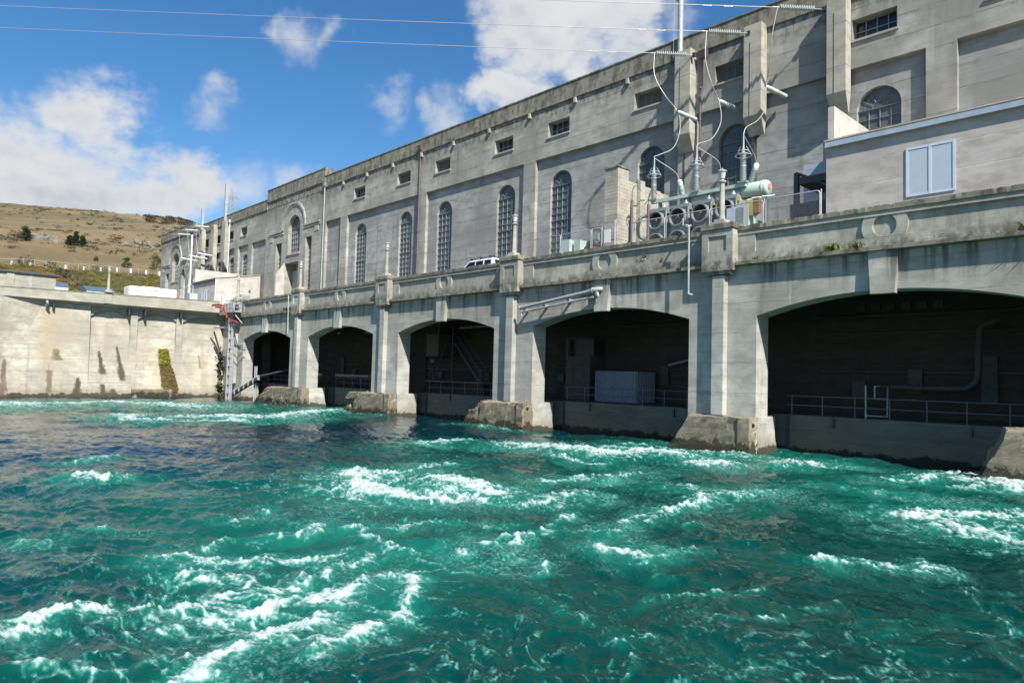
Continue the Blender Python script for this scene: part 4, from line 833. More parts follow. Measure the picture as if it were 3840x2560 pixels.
for x in (48.75, 51.88, 55.0):                           # surge arresters with grading rings, standing on the beam
    ar = MB().lathe((x, 3.97, 15.32), shed_profile(.20, 1.75, 17), 14).build('surge_arrester', 'porcelain', tf)
    MB().box(x - .28, x + .28, 3.78, 4.16, 15.222, 15.34).build('arrester_base', 'paint_greydk', ar); MB().lathe((x, 3.97, 16.15), [(.17, 0), (.17, .12)], 12).build('mid_flange', 'steel_galv', ar)
    MB().tube([(x, 3.97, 17.07), (x, 3.97, 18.15)], [.07, .035], 8).build('terminal', 'steel_galv', ar)
    for rr, zz in ((.46, 16.85), (.30, 17.1)):
        MB().tube([(x + rr * math.cos(2 * math.pi * k / 24), 3.97 + rr * math.sin(2 * math.pi * k / 24), zz) for k in range(25)], .03, 6).build('grading_ring', 'steel_galv', ar)
    mb = MB()
    for q in range(4): a = q * math.pi / 2 + .4; mb.tube([(x + .46 * math.cos(a), 3.97 + .46 * math.sin(a), 16.85), (x + .16 * math.cos(a), 3.97 + .16 * math.sin(a), 17.4)], .018, 5)
    mb.build('ring_struts', 'steel_galv', ar)
for x0, x1 in ((50.6, 49.9), (52.9, 52.9), (54.6, 55.25)):   # leaning HV bushings
    a = Vector((x0, 4.9, 14.3)); d = Vector((x1 - x0, .25, 2.35)).normalized()
    bs = MB().lathe(a, [(.24, 0), (.24, .25)] + [(q, h + .27) for q, h in shed_profile(.235, 1.75, 18)], 14, d).build('bushing', 'porcelain_gn', tf)
    MB().lathe(a + d * 2.0, [(.13, 0), (.17, .05), (.17, .34), (.12, .42)], 12, d).build('bushing_cap', 'white_paint', bs)
    MB().tube(smooth_path([a + d * 2.4, a + d * 2.7 + Vector((-.15, -.3, .3)), (x1 - (1.1 if x1 < 50.5 else .9 if x1 < 54 else .2), 3.97, 18.0)]), .02, 6).build('jumper', 'conductor', bs)
MB().box(55.1, 55.9, 2.95, 3.8, 12.2, 13.75).build('control_box', 'paint_green', tf, bevel=.02); MB().box(55.75, 56.15, 2.96, 3.3, 13.0, 13.9).build('valve_box', 'yellow_paint', tf); MB().box(56.15, 56.5, 2.96, 3.3, 13.1, 13.95).build('rusty_cover', 'orange_paint', tf)
MB().box(54.95, 55.5, 2.2, 2.6, 11.8, 13.4).build('marshalling_cabinet', 'container_blue', tf, bevel=.02); MB().box(55.52, 56.0, 2.2, 2.6, 11.8, 13.35).build('side_cabinet', 'paint_greydk', tf)
MB().tube(smooth_path([(48.9, 3.2, 14.1), (48.5, 3.0, 14.0), (48.3, 2.95, 13.4), (48.4, 3.0, 12.8), (48.9, 3.1, 12.5)]), .13, 8).build('oil_pipe', 'paint_greydk', tf)
for k in range(5): MB().tube([(55.6 + .3 * k, 3.3, 14.0 + .06 * (k % 2)), (56.4 + .15 * k, 3.8, 14.15)], .05, 6).build('pipework', 'paint_green', tf)
# ------------------------------------------------------------------ block fire wall
fw = thing('fire_wall', (46, 6, DECK), 'pale concrete block fire wall left of the transformer', 'wall')
MB().box(45.12, 46.2, 3.47, 4.6, DECK, 17.78).build('core', 'conc_block', fw); MB().box(45.78, 46.17, 4.6, 9.45, DECK, 17.1).build('wing_core', 'conc_block', fw)
BLK = {}
def block(x0, x1, y0, y1, z):
    k = (round(x1 - x0, 3), round(y1 - y0, 3))
    if k not in BLK: BLK[k] = shared(MB().box(-k[0] / 2 + .006, k[0] / 2 - .006, -k[1] / 2 + .006, k[1] / 2 - .006, .006, .226), 'block', 'conc_block')
    place('block', BLK[k], ((x0 + x1) / 2, (y0 + y1) / 2, z), fw)
for zi in range(21):                                     # running bond, courses of 0.23 m
    z = 13.0 + .232 * zi; cuts = [45.1, 45.66, 46.22] if zi % 2 else [45.1, 45.38, 45.94, 46.22]
    for a, b in zip(cuts[:-1], cuts[1:]): block(a, b, 3.44, 3.62, z)
    cuts = [3.63, 4.12, 4.62] if zi % 2 else [3.63, 3.87, 4.37, 4.62]
    for a, b in zip(cuts[:-1], cuts[1:]): block(46.04, 46.225, a, b, z)
for zi in range(18):
    z = 13.0 + .232 * zi; cuts = [4.63 + .48 * k for k in range(9)] if zi % 2 else [4.63, 4.87] + [5.35 + .48 * k for k in range(8)]
    for a, b in zip(cuts[:-1], cuts[1:]): block(46.0, 46.19, a, b, z)
MB().box(45.05, 46.28, 3.38, 4.68, 17.88, 18.0).build('cap', 'conc_coping', fw); MB().box(46.22, 46.5, 5.6, 6.1, DECK, 17.35).build('buttress', 'conc_block', fw)
# ------------------------------------------------------------------ annexes
def annex(x0, x1, yf, zf, zb, mats, label, win, front_mat):
    a = thing('annex', ((x0 + x1) / 2, yf, DECK), label, 'annex')
    w_ = MB(); w_.prism([(yf, DECK), (FY - .02, DECK), (FY - .02, zb), (yf, zf)], 'x', x0, x1); w_.build('walls', front_mat, a)
    MB().hexa([(x0 - .05, yf - .22, zf + .01), (x1 + .1, yf - .22, zf + .01), (x1 + .1, FY - .03, zb + .01), (x0 - .05, FY - .03, zb + .01)], [(x0 - .05, yf - .22, zf + .09), (x1 + .1, yf - .22, zf + .09), (x1 + .1, FY - .03, zb + .10), (x0 - .05, FY - .03, zb + .10)]).build('roof', mats[0], a)
    MB().box(x0, x1 + .02, yf - .20, yf - .01, zf - .30, zf).build('gutter_fascia', mats[1], a)
    wx0, wx1, wz0, wz1 = win; f = MB()
    for xx in (wx0, (wx0 + wx1) / 2 - .06, wx1 - .1): f.box(xx, xx + (.12 if 0 < xx - wx0 < .9 * (wx1 - wx0) else .1), yf - .05, yf - .005, wz0, wz1)
    f.box(wx0 + .1, wx1 - .1, yf - .046, yf - .006, wz0, wz0 + .11).box(wx0 + .1, wx1 - .1, yf - .046, yf - .006, wz1 - .11, wz1); wn = f.build('window', 'glass_annex' if False else 'window_frame_blue', a)
    for k in range(2): xa = wx0 + .1 + k * ((wx1 - wx0) / 2 - .04); MB().box(xa, xa + (wx1 - wx0) / 2 - .16, yf - .026, yf - .008, wz0 + .11, wz1 - .11).build('pane', 'glass_annex', wn)
    return a
plain('window_frame_blue', (.50, .58, .68), .4, 0, .06)
plain('gutter_blue', (.33, .40, .47), .45, 0, .1)
an = annex(60.1, 84, 3.2, 16.24, 16.3, ('timber_tan', 'gutter_blue'), 'tan rendered annex with pale blue double window on the right', (63.9, 65.97, 12.72, 15.1), 'stucco_annex') if plain('timber_tan', (.42, .35, .28), .7, 0, .15) else None
MB().box(60.1, 60.42, 3.4, FY - .02, 16.3, 18.2).build('end_parapet', 'stucco_white', an)
an2 = annex(-33.2, -24.17, 3.2, 16.2, 17.36, ('conc_plain', 'roof_dark'), 'white rendered annex with lit gable wall at the far end of the deck', (-29.5, -27.55, 12.7, 14.9), 'stucco_white')
MB().box(-33.2, -32.8, 3.25, FY - .02, 16.3, 18.35).build('end_parapet', 'stucco_white', an2); MB().tube([(-24.1, 3.1, 16.1), (-24.1, 3.1, DECK)], .07, 8).build('rain_pipe', 'white_paint', an2)
MB().box(-24.168, -24.1, 7.8, 8.1, 14.7, 15.05).build('wall_vent', 'pipe_brown', an2)
ky = thing('cooler_frame', (59.2, 5.2, DECK), 'dark steel cooler frame between the transformer and the tan annex', 'frame')
MB().box(57.4, 60.0, 6.6, 8.6, 13.2, 16.4).build('panel', 'gutter_blue', ky); MB().box(58.2, 60.05, 4.2, 6.5, 14.6, 15.0).build('beam', 'steel_dark', ky); MB().box(57.9, 58.15, 4.2, 4.45, DECK, 15.3).build('leg', 'steel_dark', ky); MB().box(59.75, 60.0, 4.2, 4.45, DECK, 15.3).build('leg', 'steel_dark', ky); MB().box(57.8, 60.05, 4.0, 5.0, 12.2, 13.5).build('case', 'steel_dark', ky); MB().tube([(58.0, 4.3, 15.3), (60, 4.3, 14.2)], .09, 6).build('brace', 'steel_dark', ky)
# ------------------------------------------------------------------ chain-link fences
def chain_fence(y, segs, z0, z1, label, dens=.085):
    o = thing('chain_link_fence', (segs[0][0], y, z0), label, 'fence')
    for a, b in segs:
        r_ = .14; mb = MB(); mb.tube([(a, y, z0), (a, y, z1 - r_), (a + r_ * .3, y, z1 - r_ * .3), (a + r_, y, z1), (b - r_, y, z1), (b - r_ * .3, y, z1 - r_ * .3), (b, y, z1 - r_), (b, y, z0)], .03, 6); fr = mb.build('frame', 'steel_galv', o)
        mb = MB(); w_ = b - a; h = z1 - z0
        k = -h
        while k < w_:                                    # diagonal wires both ways
            for s in (1, -1):
                u0, u1 = max(0, k), min(w_, k + h)
                if u1 > u0 + .02:
                    za, zb_ = (u0 - k, u1 - k) if s == 1 else (h - (u0 - k), h - (u1 - k)); mb.add([(a + u0, y - .003 * s, z0 + za - .0028), (a + u1, y - .003 * s, z0 + zb_ - .0028), (a + u1, y - .003 * s, z0 + zb_ + .0028), (a + u0, y - .003 * s, z0 + za + .0028)], [(0, 1, 2, 3)])
            k += dens
        mb.build('mesh', 'steel_galv', fr)
        MB().tube([(b + .05, y + .03, z0), (b + .05, y + .03, z1 + .05)], .038, 8).build('post', 'steel_galv', o)
    return o
chain_fence(1.0, [(49.35, 51.65), (51.75, 54.6), (54.7, 57.75), (57.9, 60.7)], 11.0, 13.2, 'chain-link fence in front of the transformer fans')
chain_fence(1.1, [(40.75, 43.25), (43.38, 45.95), (46.05, 46.8)], 11.0, 13.25, 'low chain-link fence around the green pump left of the fire wall')
chain_fence(.9, [(47.0, 48.05)], 11.0, 13.55, 'tall chain-link gate with the white notice board', .1)
s = MB().box(47.28, 47.78, .80, .83, 12.15, 13.0).build('notice_board', 'white_paint', None, 'blank white notice board hung on the chain-link gate', 'sign', bevel=.005)
s = MB().box(46.2, 46.55, .95, .98, 11.85, 12.08).build('red_sign', 'red_sign', None, 'small red warning sign on the fence left of the gate', 'sign', bevel=.004)
pm_ = thing('pump_set', (43.5, 3, DECK), 'pale green pump cabinet with dark motor behind the low fence', 'pump'); MB().box(42.3, 43.1, 2.2, 3.0, DECK, 13.15).build('cabinet', 'paint_green', pm_, bevel=.02); MB().box(43.3, 43.9, 2.4, 3.2, DECK, 13.05).build('small_cabinet', 'paint_green', pm_, bevel=.02); MB().box(43.5, 44.6, 3.4, 4.0, DECK, 13.6).build('screen', 'paint_greydk', pm_); MB().lathe((44.2, 3.0, 12.7), [(.05, -.1), (.34, 0), (.36, .7), (.2, .85)], 14, (1, 0, 0)).build('motor', 'steel_dark', pm_)
for (x, y, zt, lb) in ((48.35, 2.2, 15.0, 'dark slim post right of the chain-link gate'), (49.4, 2.5, 14.6, 'dark slim post left of the first transformer fan')):
    o = thing('slim_post', (x, y, DECK), lb, 'post'); MB().tube([(x, y, DECK), (x, y, zt)], .09, 8).build('shaft', 'pipe_brown', o); MB().tube(smooth_path([(x, y, zt), (x + .05, y - .02, zt + .6), (x + .3, y, zt + .9), (x + .6, y + .2, zt + .5)]), .018, 5).build('cable', 'black_rubber', o)
# ------------------------------------------------------------------ lines, insulator strings and droppers
def disc_string(a, b, n, mat='porcelain', r_=.18):
    a = Vector(a); b = Vector(b); d = (b - a).normalized(); L = (b - a).length; pr = []
    for k in range(n):
        h = L * k / n; s = L / n; pr += [(.03, h), (r_ * .55, h + s * .2), (r_, h + s * .45), (r_, h + s * .55), (.05, h + s * .75)]
    return MB().lathe(a, pr, 12, d)
LD = Vector((-.7071, -.7071, .035)).normalized()
def line_set(anchor, run, far, sagz, label, labelw, drop=None, rod=None):
    A = Vector(anchor); st = thing('insulator_string', A, label, 'insulator', 'line insulator strings')
    e0 = A + LD * .55; e1 = e0 + LD * 2.15; disc_string(e0, e1, 15).build('disc_string', 'porcelain', st); MB().tube([A, e0], .025, 6).build('link', 'steel_galv', st); MB().box(A.x - .12, A.x + .12, A.y - .1, A.y + .1, A.z - .14, A.z + .14).build('anchor_bracket', 'steel_dark', st)
    w0 = e1 + LD * .1; MB().tube([e1, w0 + LD * .3], .04, 6).build('dead_end_clamp', 'conductor', st)
    F_ = w0 + LD * run; pts = [w0.lerp(F_, i / 24) + Vector((0, 0, -sagz * 4 * (i / 24) * (1 - i / 24))) for i in range(25)]
    wo = thing('line_conductor', w0, labelw, 'wire', 'overhead conductors'); MB().tube(pts, .018, 5).build('conductor', 'conductor', wo)
    for s_ in (3.0, 4.3):
        c = w0 + LD * s_ - Vector((0, 0, .10)); MB().tube([c - LD * .22, c + LD * .22], .02, 5).lathe(c - LD * .26, [(.04, 0), (.04, .10)], 6, LD).lathe(c + LD * .16, [(.04, 0), (.04, .10)], 6, LD).build('damper', 'conductor', wo)
    return w0
DR = {}
for i, (an_, lb) in enumerate((((48.55, 8.80, 26.62), 'left near insulator string below the rooftop pole'), ((52.7, 8.80, 26.75), 'middle near insulator string, on the second cable pilaster'), ((57.6, 8.80, 26.55), 'right near insulator string at the tall cable pilaster'))):
    DR[i] = line_set(an_, 150, None, .6 if i else .5, lb, 'overhead conductor running from the ' + ('left', 'middle', 'right')[i] + ' near insulator string')
for i, (an_, lb) in enumerate((((-42.4, 8.8, 26.9), 'right'), ((-47.6, 8.8, 27.0), 'middle'), ((-51.2, 8.8, 26.75), 'left'))):
    line_set(an_, 120, None, .5, lb + ' insulator string of the far group at the hall end', lb + ' of the far conductors leaving the hall end')
mids = [[(46.75, 6.65, 25.0), (47.4, 7.0, 23.5), (47.95, 7.75, 22.4), (48.75, 6.9, 20.9), (49.15, 5.6, 19.1), (48.85, 4.4, 18.35), (48.75, 3.97, 18.15)], [(50.75, 6.7, 24.9), (51.0, 7.1, 23.3), (51.15, 7.75, 22.3), (52.0, 6.6, 20.4), (52.15, 5.3, 18.9), (51.9, 4.2, 18.35), (51.88, 3.97, 18.15)], [(55.3, 6.8, 25.0), (54.9, 7.3, 23.4), (54.45, 7.75, 22.3), (54.9, 6.8, 20.6), (55.2, 5.3, 19.3), (55.05, 4.2, 18.6), (55.0, 3.97, 18.15)]]
for i in range(3):
    lb = ('left', 'middle', 'right')[i]
    MB().tube(smooth_path([tuple(DR[i])] + mids[i], 7), .03, 6).build('dropper', 'conductor', None, lb + ' curved dropper lead hanging down to the transformer', 'wire', 'dropper leads')
    tip = Vector(mids[i][2 if i != 0 else 2]); root = Vector((tip.x + .45, FY, tip.z - .22)); dd = (root - tip).normalized(); L = (root - tip).length
    rd = thing('post_insulator', root, lb + ' horizontal rod insulator holding a dropper off the wall', 'insulator', 'rod insulators on the wall'); MB().lathe(tip, [(.05, 0), (.13, .06), (.155, .3), (.155, L * .5), (.175, L * .5 + .02), (.155, L * .5 + .05), (.155, L - .1), (.16, L)], 12, dd).build('rod', 'porcelain', rd); MB().lathe(tip - dd * .05, [(.06, 0), (.06, .1)], 8, dd).build('clamp', 'conductor', rd)
# far group rods, droppers and cable hoods
for i, x in enumerate((-50.2, -46.2, -42.4)):
    lb = ('left', 'middle', 'right')[i]; rd = thing('post_insulator', (x, FY, 22), lb + ' rod insulator of the far group', 'insulator', 'rod insulators of the far group'); MB().lathe((x, 6.6, 22.3), [(.06, 0), (.14, .1), (.14, 2.6), (.18, 2.85)], 10, (0.12, 1, -.08)).build('rod', 'porcelain', rd)
    MB().tube(smooth_path([(-44.6 - 4.2 * (2 - i), 7, 26.8), (x - 1, 6.7, 24.6), (x, 6.6, 22.3), (x + 1.5, 5.5, 19.5), (-37.4 - 2 * (2 - i), 4.6, 17.8)], 6), .03, 5).build('dropper', 'conductor', None, lb + ' dropper lead of the far group', 'wire', 'far dropper leads')
    hd = thing('cable_hood', (x + 1.4, 7.6, 17), lb + ' dark tilted hood panel above the white annex', 'hood'); c = Vector((-45.5 + 5.2 * i, 8.2, 18.8)); MB().hexa([c + Vector(q) for q in ((-1, -.3, -1.3), (.9, -.9, -1.5), (1.1, -.7, -1.5), (-.8, 0, -1.3))], [c + Vector(q) for q in ((-1.3, .2, 1.2), (.3, -.5, 1.5), (.5, -.3, 1.5), (-1.1, .5, 1.2))]).build('panel', 'steel_dark', hd); MB().tube([c + Vector((0, 0, -1.4)), c + Vector((.3, .9, -2.2))], .06, 6).build('arm', 'steel_dark', hd)
for i, (x, zt, zb) in enumerate(((-48.3, 30.9, 27.4), (-38.0, 33.4, 27.2))):
    o = thing('roof_mast', (x, 9.2, zb), ('left' if i == 0 else 'right') + ' of the two grey masts on the far hall roof', 'mast'); MB().box(x - .2, x + .2, 9.0, 9.4, zb - 2.0, zt).build('shaft', 'steel_galv', o); MB().tube([(x - .55, 9.2, zt - .25), (x - .1, 9.2, zt - .25)], .05, 6).build('stub_arm', 'steel_galv', o)
o = thing('roof_mast', (47.1, 9.9, 28.4), 'grey mast on the near roof edge crossing the sky at the top', 'mast'); MB().tube([(47.1, 9.25, 27.0), (47.1, 9.25, 36)], .2, 14).build('shaft', 'steel_galv', o); MB().tube([(46.7, 9.2, 31.4), (47.0, 9.2, 31.4)], .06, 6).build('stub_arm', 'steel_galv', o); MB().tube([(46.72, 9.0, 31.3), (46.75, 8.9, 26.8)], .012, 4).build('guy_wire', 'conductor', o)
o = thing('white_pole', (-37.2, 4, DECK), 'slim white pole standing in front of the far hall end', 'pole'); MB().tube([(-37.2, 4, DECK), (-37.2, 4, 24)], .13, 10).build('shaft', 'white_paint', o); MB().lathe((-37.2, 4, 24), [(.16, 0), (.16, .1), (.03, .2)], 10).build('cap', 'white_paint', o)
ft = thing('far_transformer', (-38, 4.5, DECK), 'far transformer partly hidden behind the left deck, with thin bushings', 'transformer'); MB().box(-41.5, -35.2, 4.2, 6.5, DECK, 14.3).build('tank', 'paint_greydk', ft)
for i, x in enumerate((-41, -39, -36.8)): MB().lathe((x, 4.4, 14.3), shed_profile(.2, 2.2, 12) + [(.05, 2.3), (.04, 3.2)], 10).build('bushing', 'porcelain', ft); MB().tube([(x + .45 * math.cos(2 * math.pi * k / 16), 4.4 + .45 * math.sin(2 * math.pi * k / 16), 16.3) for k in range(17)], .03, 5).build('grading_ring', 'steel_galv', ft)
MB().box(-50.5, -43.5, 4.6, 5.0, DECK, 16.2).build('far_fire_wall', 'conc_block', None, 'low pale block wall in front of the far end block', 'wall', bevel=.02)

# ------------------------------------------------------------------ car on the deck
car = thing('estate_car', (33.6, 2.4, DECK), 'white estate car with roof rack parked behind the parapet', 'car')
mb = MB(); mb.box(30.95, 36.15, 1.5, 3.3, 11.05, 11.85); body = mb.build('body', 'car_white', car, bevel=.10)
cab_b = [(32.0, 1.54, 11.84), (36.1, 1.54, 11.84), (36.1, 3.26, 11.84), (32.0, 3.26, 11.84)]; cab_t = [(33.0, 1.72, 12.60), (35.72, 1.72, 12.62), (35.72, 3.08, 12.62), (33.0, 3.08, 12.60)]
MB().hexa(cab_b, cab_t).build('cabin', 'car_white', car, bevel=.06)
def lerp3(a, b, t): return tuple(x + (y - x) * t for x, y in zip(a, b))
def glass_quad(name, pts, off): n = (Vector(pts[1]) - Vector(pts[0])).cross(Vector(pts[3]) - Vector(pts[0])).normalized(); return MB().hexa([tuple(Vector(p)) for p in pts], [tuple(Vector(p) + Vector(off)) for p in pts]).build(name, 'car_glass', car)
for x0, x1, t0, t1 in ((32.35, 33.75, 33.05, 33.75), (33.85, 34.75, 33.85, 34.7), (34.9, 35.75, 34.85, 35.55)):
    glass_quad('side_window', [(x0, 1.575, 11.92), (x1, 1.575, 11.92), (t1, 1.70, 12.48), (t0, 1.70, 12.48)], (0, -.03, .004))
glass_quad('rear_window', [(36.06, 1.75, 11.95), (36.06, 3.05, 11.95), (35.80, 2.95, 12.48), (35.80, 1.85, 12.48)], (.03, 0, .004)); glass_quad('windscreen', [(32.12, 1.7, 11.95), (32.12, 3.1, 11.95), (32.92, 2.98, 12.52), (32.92, 1.82, 12.52)], (-.03, 0, .01))
rk_ = MB()
for y in (1.80, 3.0): rk_.tube([(32.75, y, 12.72), (35.9, y, 12.74)], .022, 6)
for x in (33.2, 34.3, 35.4): rk_.tube([(x, 1.62, 12.76), (x, 3.18, 12.76)], .028, 6); rk_.box(x - .05, x + .05, 1.72, 1.86, 12.60, 12.76); rk_.box(x - .05, x + .05, 2.94, 3.08, 12.60, 12.76)
rk_.build('roof_rack', 'black_rubber', car)
for x in (31.9, 35.2):
    for y in (1.48, 3.1): wh = MB().lathe((x, y, 11.13), [(.33, 0), (.34, .05), (.34, .19), (.33, .24)], 18, (0, 1, 0)).build('wheel', 'black_rubber', car); MB().lathe((x, y - .012, 11.13), [(.2, 0), (.2, .26)], 12, (0, 1, 0)).build('rim', 'steel_galv', wh)
for y in (1.55, 2.95): MB().box(36.13, 36.19, y, y + .3, 11.5, 11.95).build('tail_light', 'red_sign', car)
for y in (1.6, 2.8): MB().box(30.92, 30.98, y, y + .4, 11.5, 11.7).build('headlight', 'lamp_glass', car)
# ------------------------------------------------------------------ pipes on the arcade face
tp = thing('twin_pipes', (44.5, -.4, 8), 'pair of grey sloping pipes with a valve at the fourth keystone', 'pipes')
MB().tube([(41.2, -.5, 8.27), (47.2, -.5, 8.95)], .115, 10).build('main_pipe', 'pipe_grey', tp); MB().tube([(41.3, -.48, 7.98), (47.6, -.48, 8.60)], .075, 8).build('small_pipe', 'pipe_grey', tp)
va = MB().tube([(47.2, -.5, 8.95), (47.7, -.5, 9.02)], [.12, .17], 10).tube([(47.7, -.5, 9.02), (48.0, -.48, 9.06), (48.1, -.3, 9.08)], [.17, .13, .12], 10).tube([(47.85, -.5, 9.0), (47.95, -.48, 8.62)], [.1, .09], 8).build('valve', 'pipe_grey', tp); MB().lathe((47.55, -.5, 9.0), [(.2, 0), (.2, .05)], 12, (1, 0, .1)).build('flange', 'pipe_grey', va)
for t_ in (.05, .35, .7): x = 41.2 + 6 * t_; MB().box(x - .04, x + .04, -.52, 0, 8.27 + .68 * t_ - .3, 8.27 + .68 * t_ - .1).build('bracket', 'steel_galv', tp)
MB().lathe((41.15, -.5, 8.265), [(.14, 0), (.14, .06)], 10, (1, 0, .11)).build('end_flange', 'pipe_grey', tp); MB().tube([(41.32, -.48, 7.98), (41.28, -.48, 7.75), (41.42, -.48, 7.66)], .06, 8).build('drain_elbow', 'pipe_grey', tp)
dp = thing('down_pipe', (54.38, -.65, 8.3), 'thin grey down pipe hooked over the parapet left of the near lamp post', 'pipe'); MB().tube(smooth_path([(53.7, .6, 12.35), (53.75, -.1, 12.15), (54.1, -.65, 12.08), (54.33, -.66, 12.0), (54.36, -.66, 11.6), (54.38, -.66, 8.6), (54.40, -.66, 8.33), (54.6, -.6, 8.25)], 5), .055, 8).build('pipe', 'pipe_grey', dp); MB().tube([(53.95, -.62, 12.1), (53.95, -.62, 12.5)], .045, 8).build('riser', 'pipe_grey', dp); MB().lathe((53.5, .7, 12.3), [(.05, 0), (.13, .06), (.13, .16), (.05, .2)], 10).build('orange_valve', 'orange_paint', dp)
dp = thing('down_pipe', (6.45, -.55, 7.4), 'thin grey down pipe beside the second pier from the left', 'pipe'); MB().tube([(7.1, -.57, 11.46), (6.42, -.57, 11.47), (6.4, -.57, 11.4), (6.4, -.5, 7.45), (6.45, -.5, 7.38), (7.0, -.45, 7.36)], .05, 8).build('pipe', 'pipe_grey', dp)
# ------------------------------------------------------------------ lift platform and floating boom at the left end
lf = thing('lift_platform', (-7, -1, 0), 'grey steel access platform on twin columns at the left end of the bridge', 'platform')
x0, x1, y0, y1 = -8.15, -5.5, -1.45, -.62
MB().box(x0, x1, y0, y1, 10.2, 10.36).build('floor', 'steel_galv', lf); MB().hexa([(x0 + .9, y0 + .15, 9.5), (x1 - .5, y0 + .15, 9.5), (x1 - .5, y1, 9.5), (x0 + .9, y1, 9.5)], [(x0 + .1, y0, 10.2), (x1, y0, 10.2), (x1, y1, 10.2), (x0 + .1, y1, 10.2)]).build('underframe', 'steel_dark', lf)
for z in (10.75, 11.2, 11.62):
    MB().tube([(x0, y0, z), (x1, y0, z), (x1, y1, z), (x0, y1, z), (x0, y0, z)], .035, 6).build('guard_rail', 'steel_galv', lf)
for x, y in ((x0, y0), (x0 + .8, y0), (x0 + 1.7, y0), (x1, y0), (x0, y1), (x1, y1)): MB().tube([(x, y, 10.3), (x, y, 11.65)], .04, 6).build('rail_post', 'steel_galv', lf)
MB().box(x0 + .05, x1 - .05, y0 + .02, y0 + .05, 10.37, 10.62).build('kick_plate', 'steel_galv', lf); MB().box(-7.9, -6.9, -1.1, -.75, 10.36, 11.45).build('control_box', 'pipe_grey', lf); MB().box(-6.7, -5.9, -1.0, -.8, 10.5, 11.1).build('dark_unit', 'steel_dark', lf)
for x, y in ((-7.35, -1.2), (-6.75, -1.1)): MB().box(x - .1, x + .1, y - .12, y + .12, -1.5, 10.2).build('column', 'steel_galv', lf)
MB().tube([(-6.3, -1.05, -1.5), (-6.3, -1.05, 7.0)], .07, 8).build('riser_pipe', 'steel_galv', lf)
for k in range(9): MB().box(-7.5, -6.6, -1.25, -1.0, .7 + k * 1.05, .78 + k * 1.05).build('tie_plate', 'steel_galv', lf)
MB().tube([(-6.4, -1.3, 10.3), (-4.2, -1.0, 8.85)], .07, 6).build('brace', 'steel_galv', lf)
for z in (6.55, 5.65): MB().tube([(-6.6, -.9, z), (-5.4, -.3, z), (-5.4, .0, z)], .05, 6).build('wall_tie', 'steel_galv', lf)
MB().tube(smooth_path([(-11.2, -1.9, 11.25), (-10.2, -1.6, 11.3), (-9.2, -1.5, 11.15), (-8.5, -1.5, 10.9), (-8.1, -1.4, 10.2), (-7.7, -1.35, 9.6)]), .12, 8).build('red_hose', 'red_hose', None, 'red hose looped over the deck edge beside the lift platform', 'hose')
MB().tube(smooth_path([(-10.4, -1.75, 11.0), (-9.4, -1.6, 10.95), (-8.7, -1.55, 10.6), (-8.2, -1.45, 9.9)]), .12, 8).build('red_hose', 'red_hose', None, 'thinner red hose under the looped one beside the lift platform', 'hose')
MB().tube(smooth_path([(-7.0, -1.3, 9.35), (-6.4, -1.3, 9.15), (-5.6, -1.25, 9.1), (-5.0, -1.2, 8.95)]), .13, 8).build('red_hose', 'red_hose', None, 'short red hose coil below the lift platform floor', 'hose')
bm = thing('float_boom', (-4, -.6, 1), 'sloping grey steel beam with dark underside at the first arch', 'beam'); a, b_ = Vector((-6.9, -.8, .75)), Vector((-.1, -.5, 2.85)); d = (b_ - a)
MB().tube([a, b_], .18, 4, True, False).build('beam', 'steel_galv', bm); MB().tube([a - Vector((0, 0, .3)), b_ - Vector((0, 0, .3))], .16, 4, True, False).build('lower_chord', 'steel_dark', bm); MB().tube([b_, b_ + d * .45 + Vector((0, 3.2, .2))], .12, 4, True, False).build('inner_arm', 'steel_dark', bm)
for k in range(7): p = a + d * (k / 6); MB().box(p.x - .05, p.x + .05, p.y - .22, p.y + .05, p.z - .4, p.z + .12).build('cross_plate', 'steel_galv', bm)
for x in (-1.6, -1.15): o = thing('mooring_pile', (x, -.35, 0), ('left' if x < -1.4 else 'right') + ' of the twin grey steel piles in the first arch', 'pile'); MB().tube([(x, -.35, -1.5), (x, -.35, 3.9)], .085, 8).build('tube', 'pipe_grey', o); MB().lathe((x, -.35, 3.9), [(.11, 0), (.11, .06)], 8).build('cap', 'steel_galv', o)
# ------------------------------------------------------------------ gallery rails and equipment inside the arches
def guard_rail(c, label):
    g = thing('gallery_railing', (c, 3.1, 2.0), label, 'railing', 'railings inside the arches'); y = 3.1
    for z in (3.0, 2.52): MB().tube([(c - 5.9, y, z), (c + 5.9, y, z)], .024, 6).build('rail', 'steel_rail', g)
    for k in range(8): x = c - 5.6 + k * 1.6; MB().tube([(x, y, 2.0), (x, y, 3.02)], .026, 6).build('post', 'steel_rail', g)
for c, lb in zip(BAYS, ('leftmost', 'second', 'third', 'fourth', 'fifth', 'sixth')): guard_rail(c, 'pipe railing along the gallery edge in the ' + lb + ' arch' + ('' if lb == 'leftmost' else ' from the left'))
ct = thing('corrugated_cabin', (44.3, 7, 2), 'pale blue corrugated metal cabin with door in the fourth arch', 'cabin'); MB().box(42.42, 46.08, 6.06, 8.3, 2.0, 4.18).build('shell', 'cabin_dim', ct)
rib = MB().prism([(-.06, 0), (-.035, -.045), (.035, -.045), (.06, 0)], 'z', 0, 2.1); rib_me = shared(rib, 'rib', 'cabin_dim')
for k in range(19):
    x = 42.55 + k * .19
    if not 43.35 < x < 44.2: place('rib', rib_me, (x, 6.058, 2.04), ct)
for k in range(11): o = place('rib', rib_me, (46.082, 6.2 + k * .2, 2.04), ct); o.rotation_euler = (0, 0, math.pi / 2)
dr_ = MB().box(43.4, 44.15, 6.02, 6.055, 2.03, 4.0).build('door', 'cabin_dim', ct); MB().box(44.02, 44.08, 5.97, 6.02, 2.95, 3.05).build('handle', 'steel_dark', dr_)
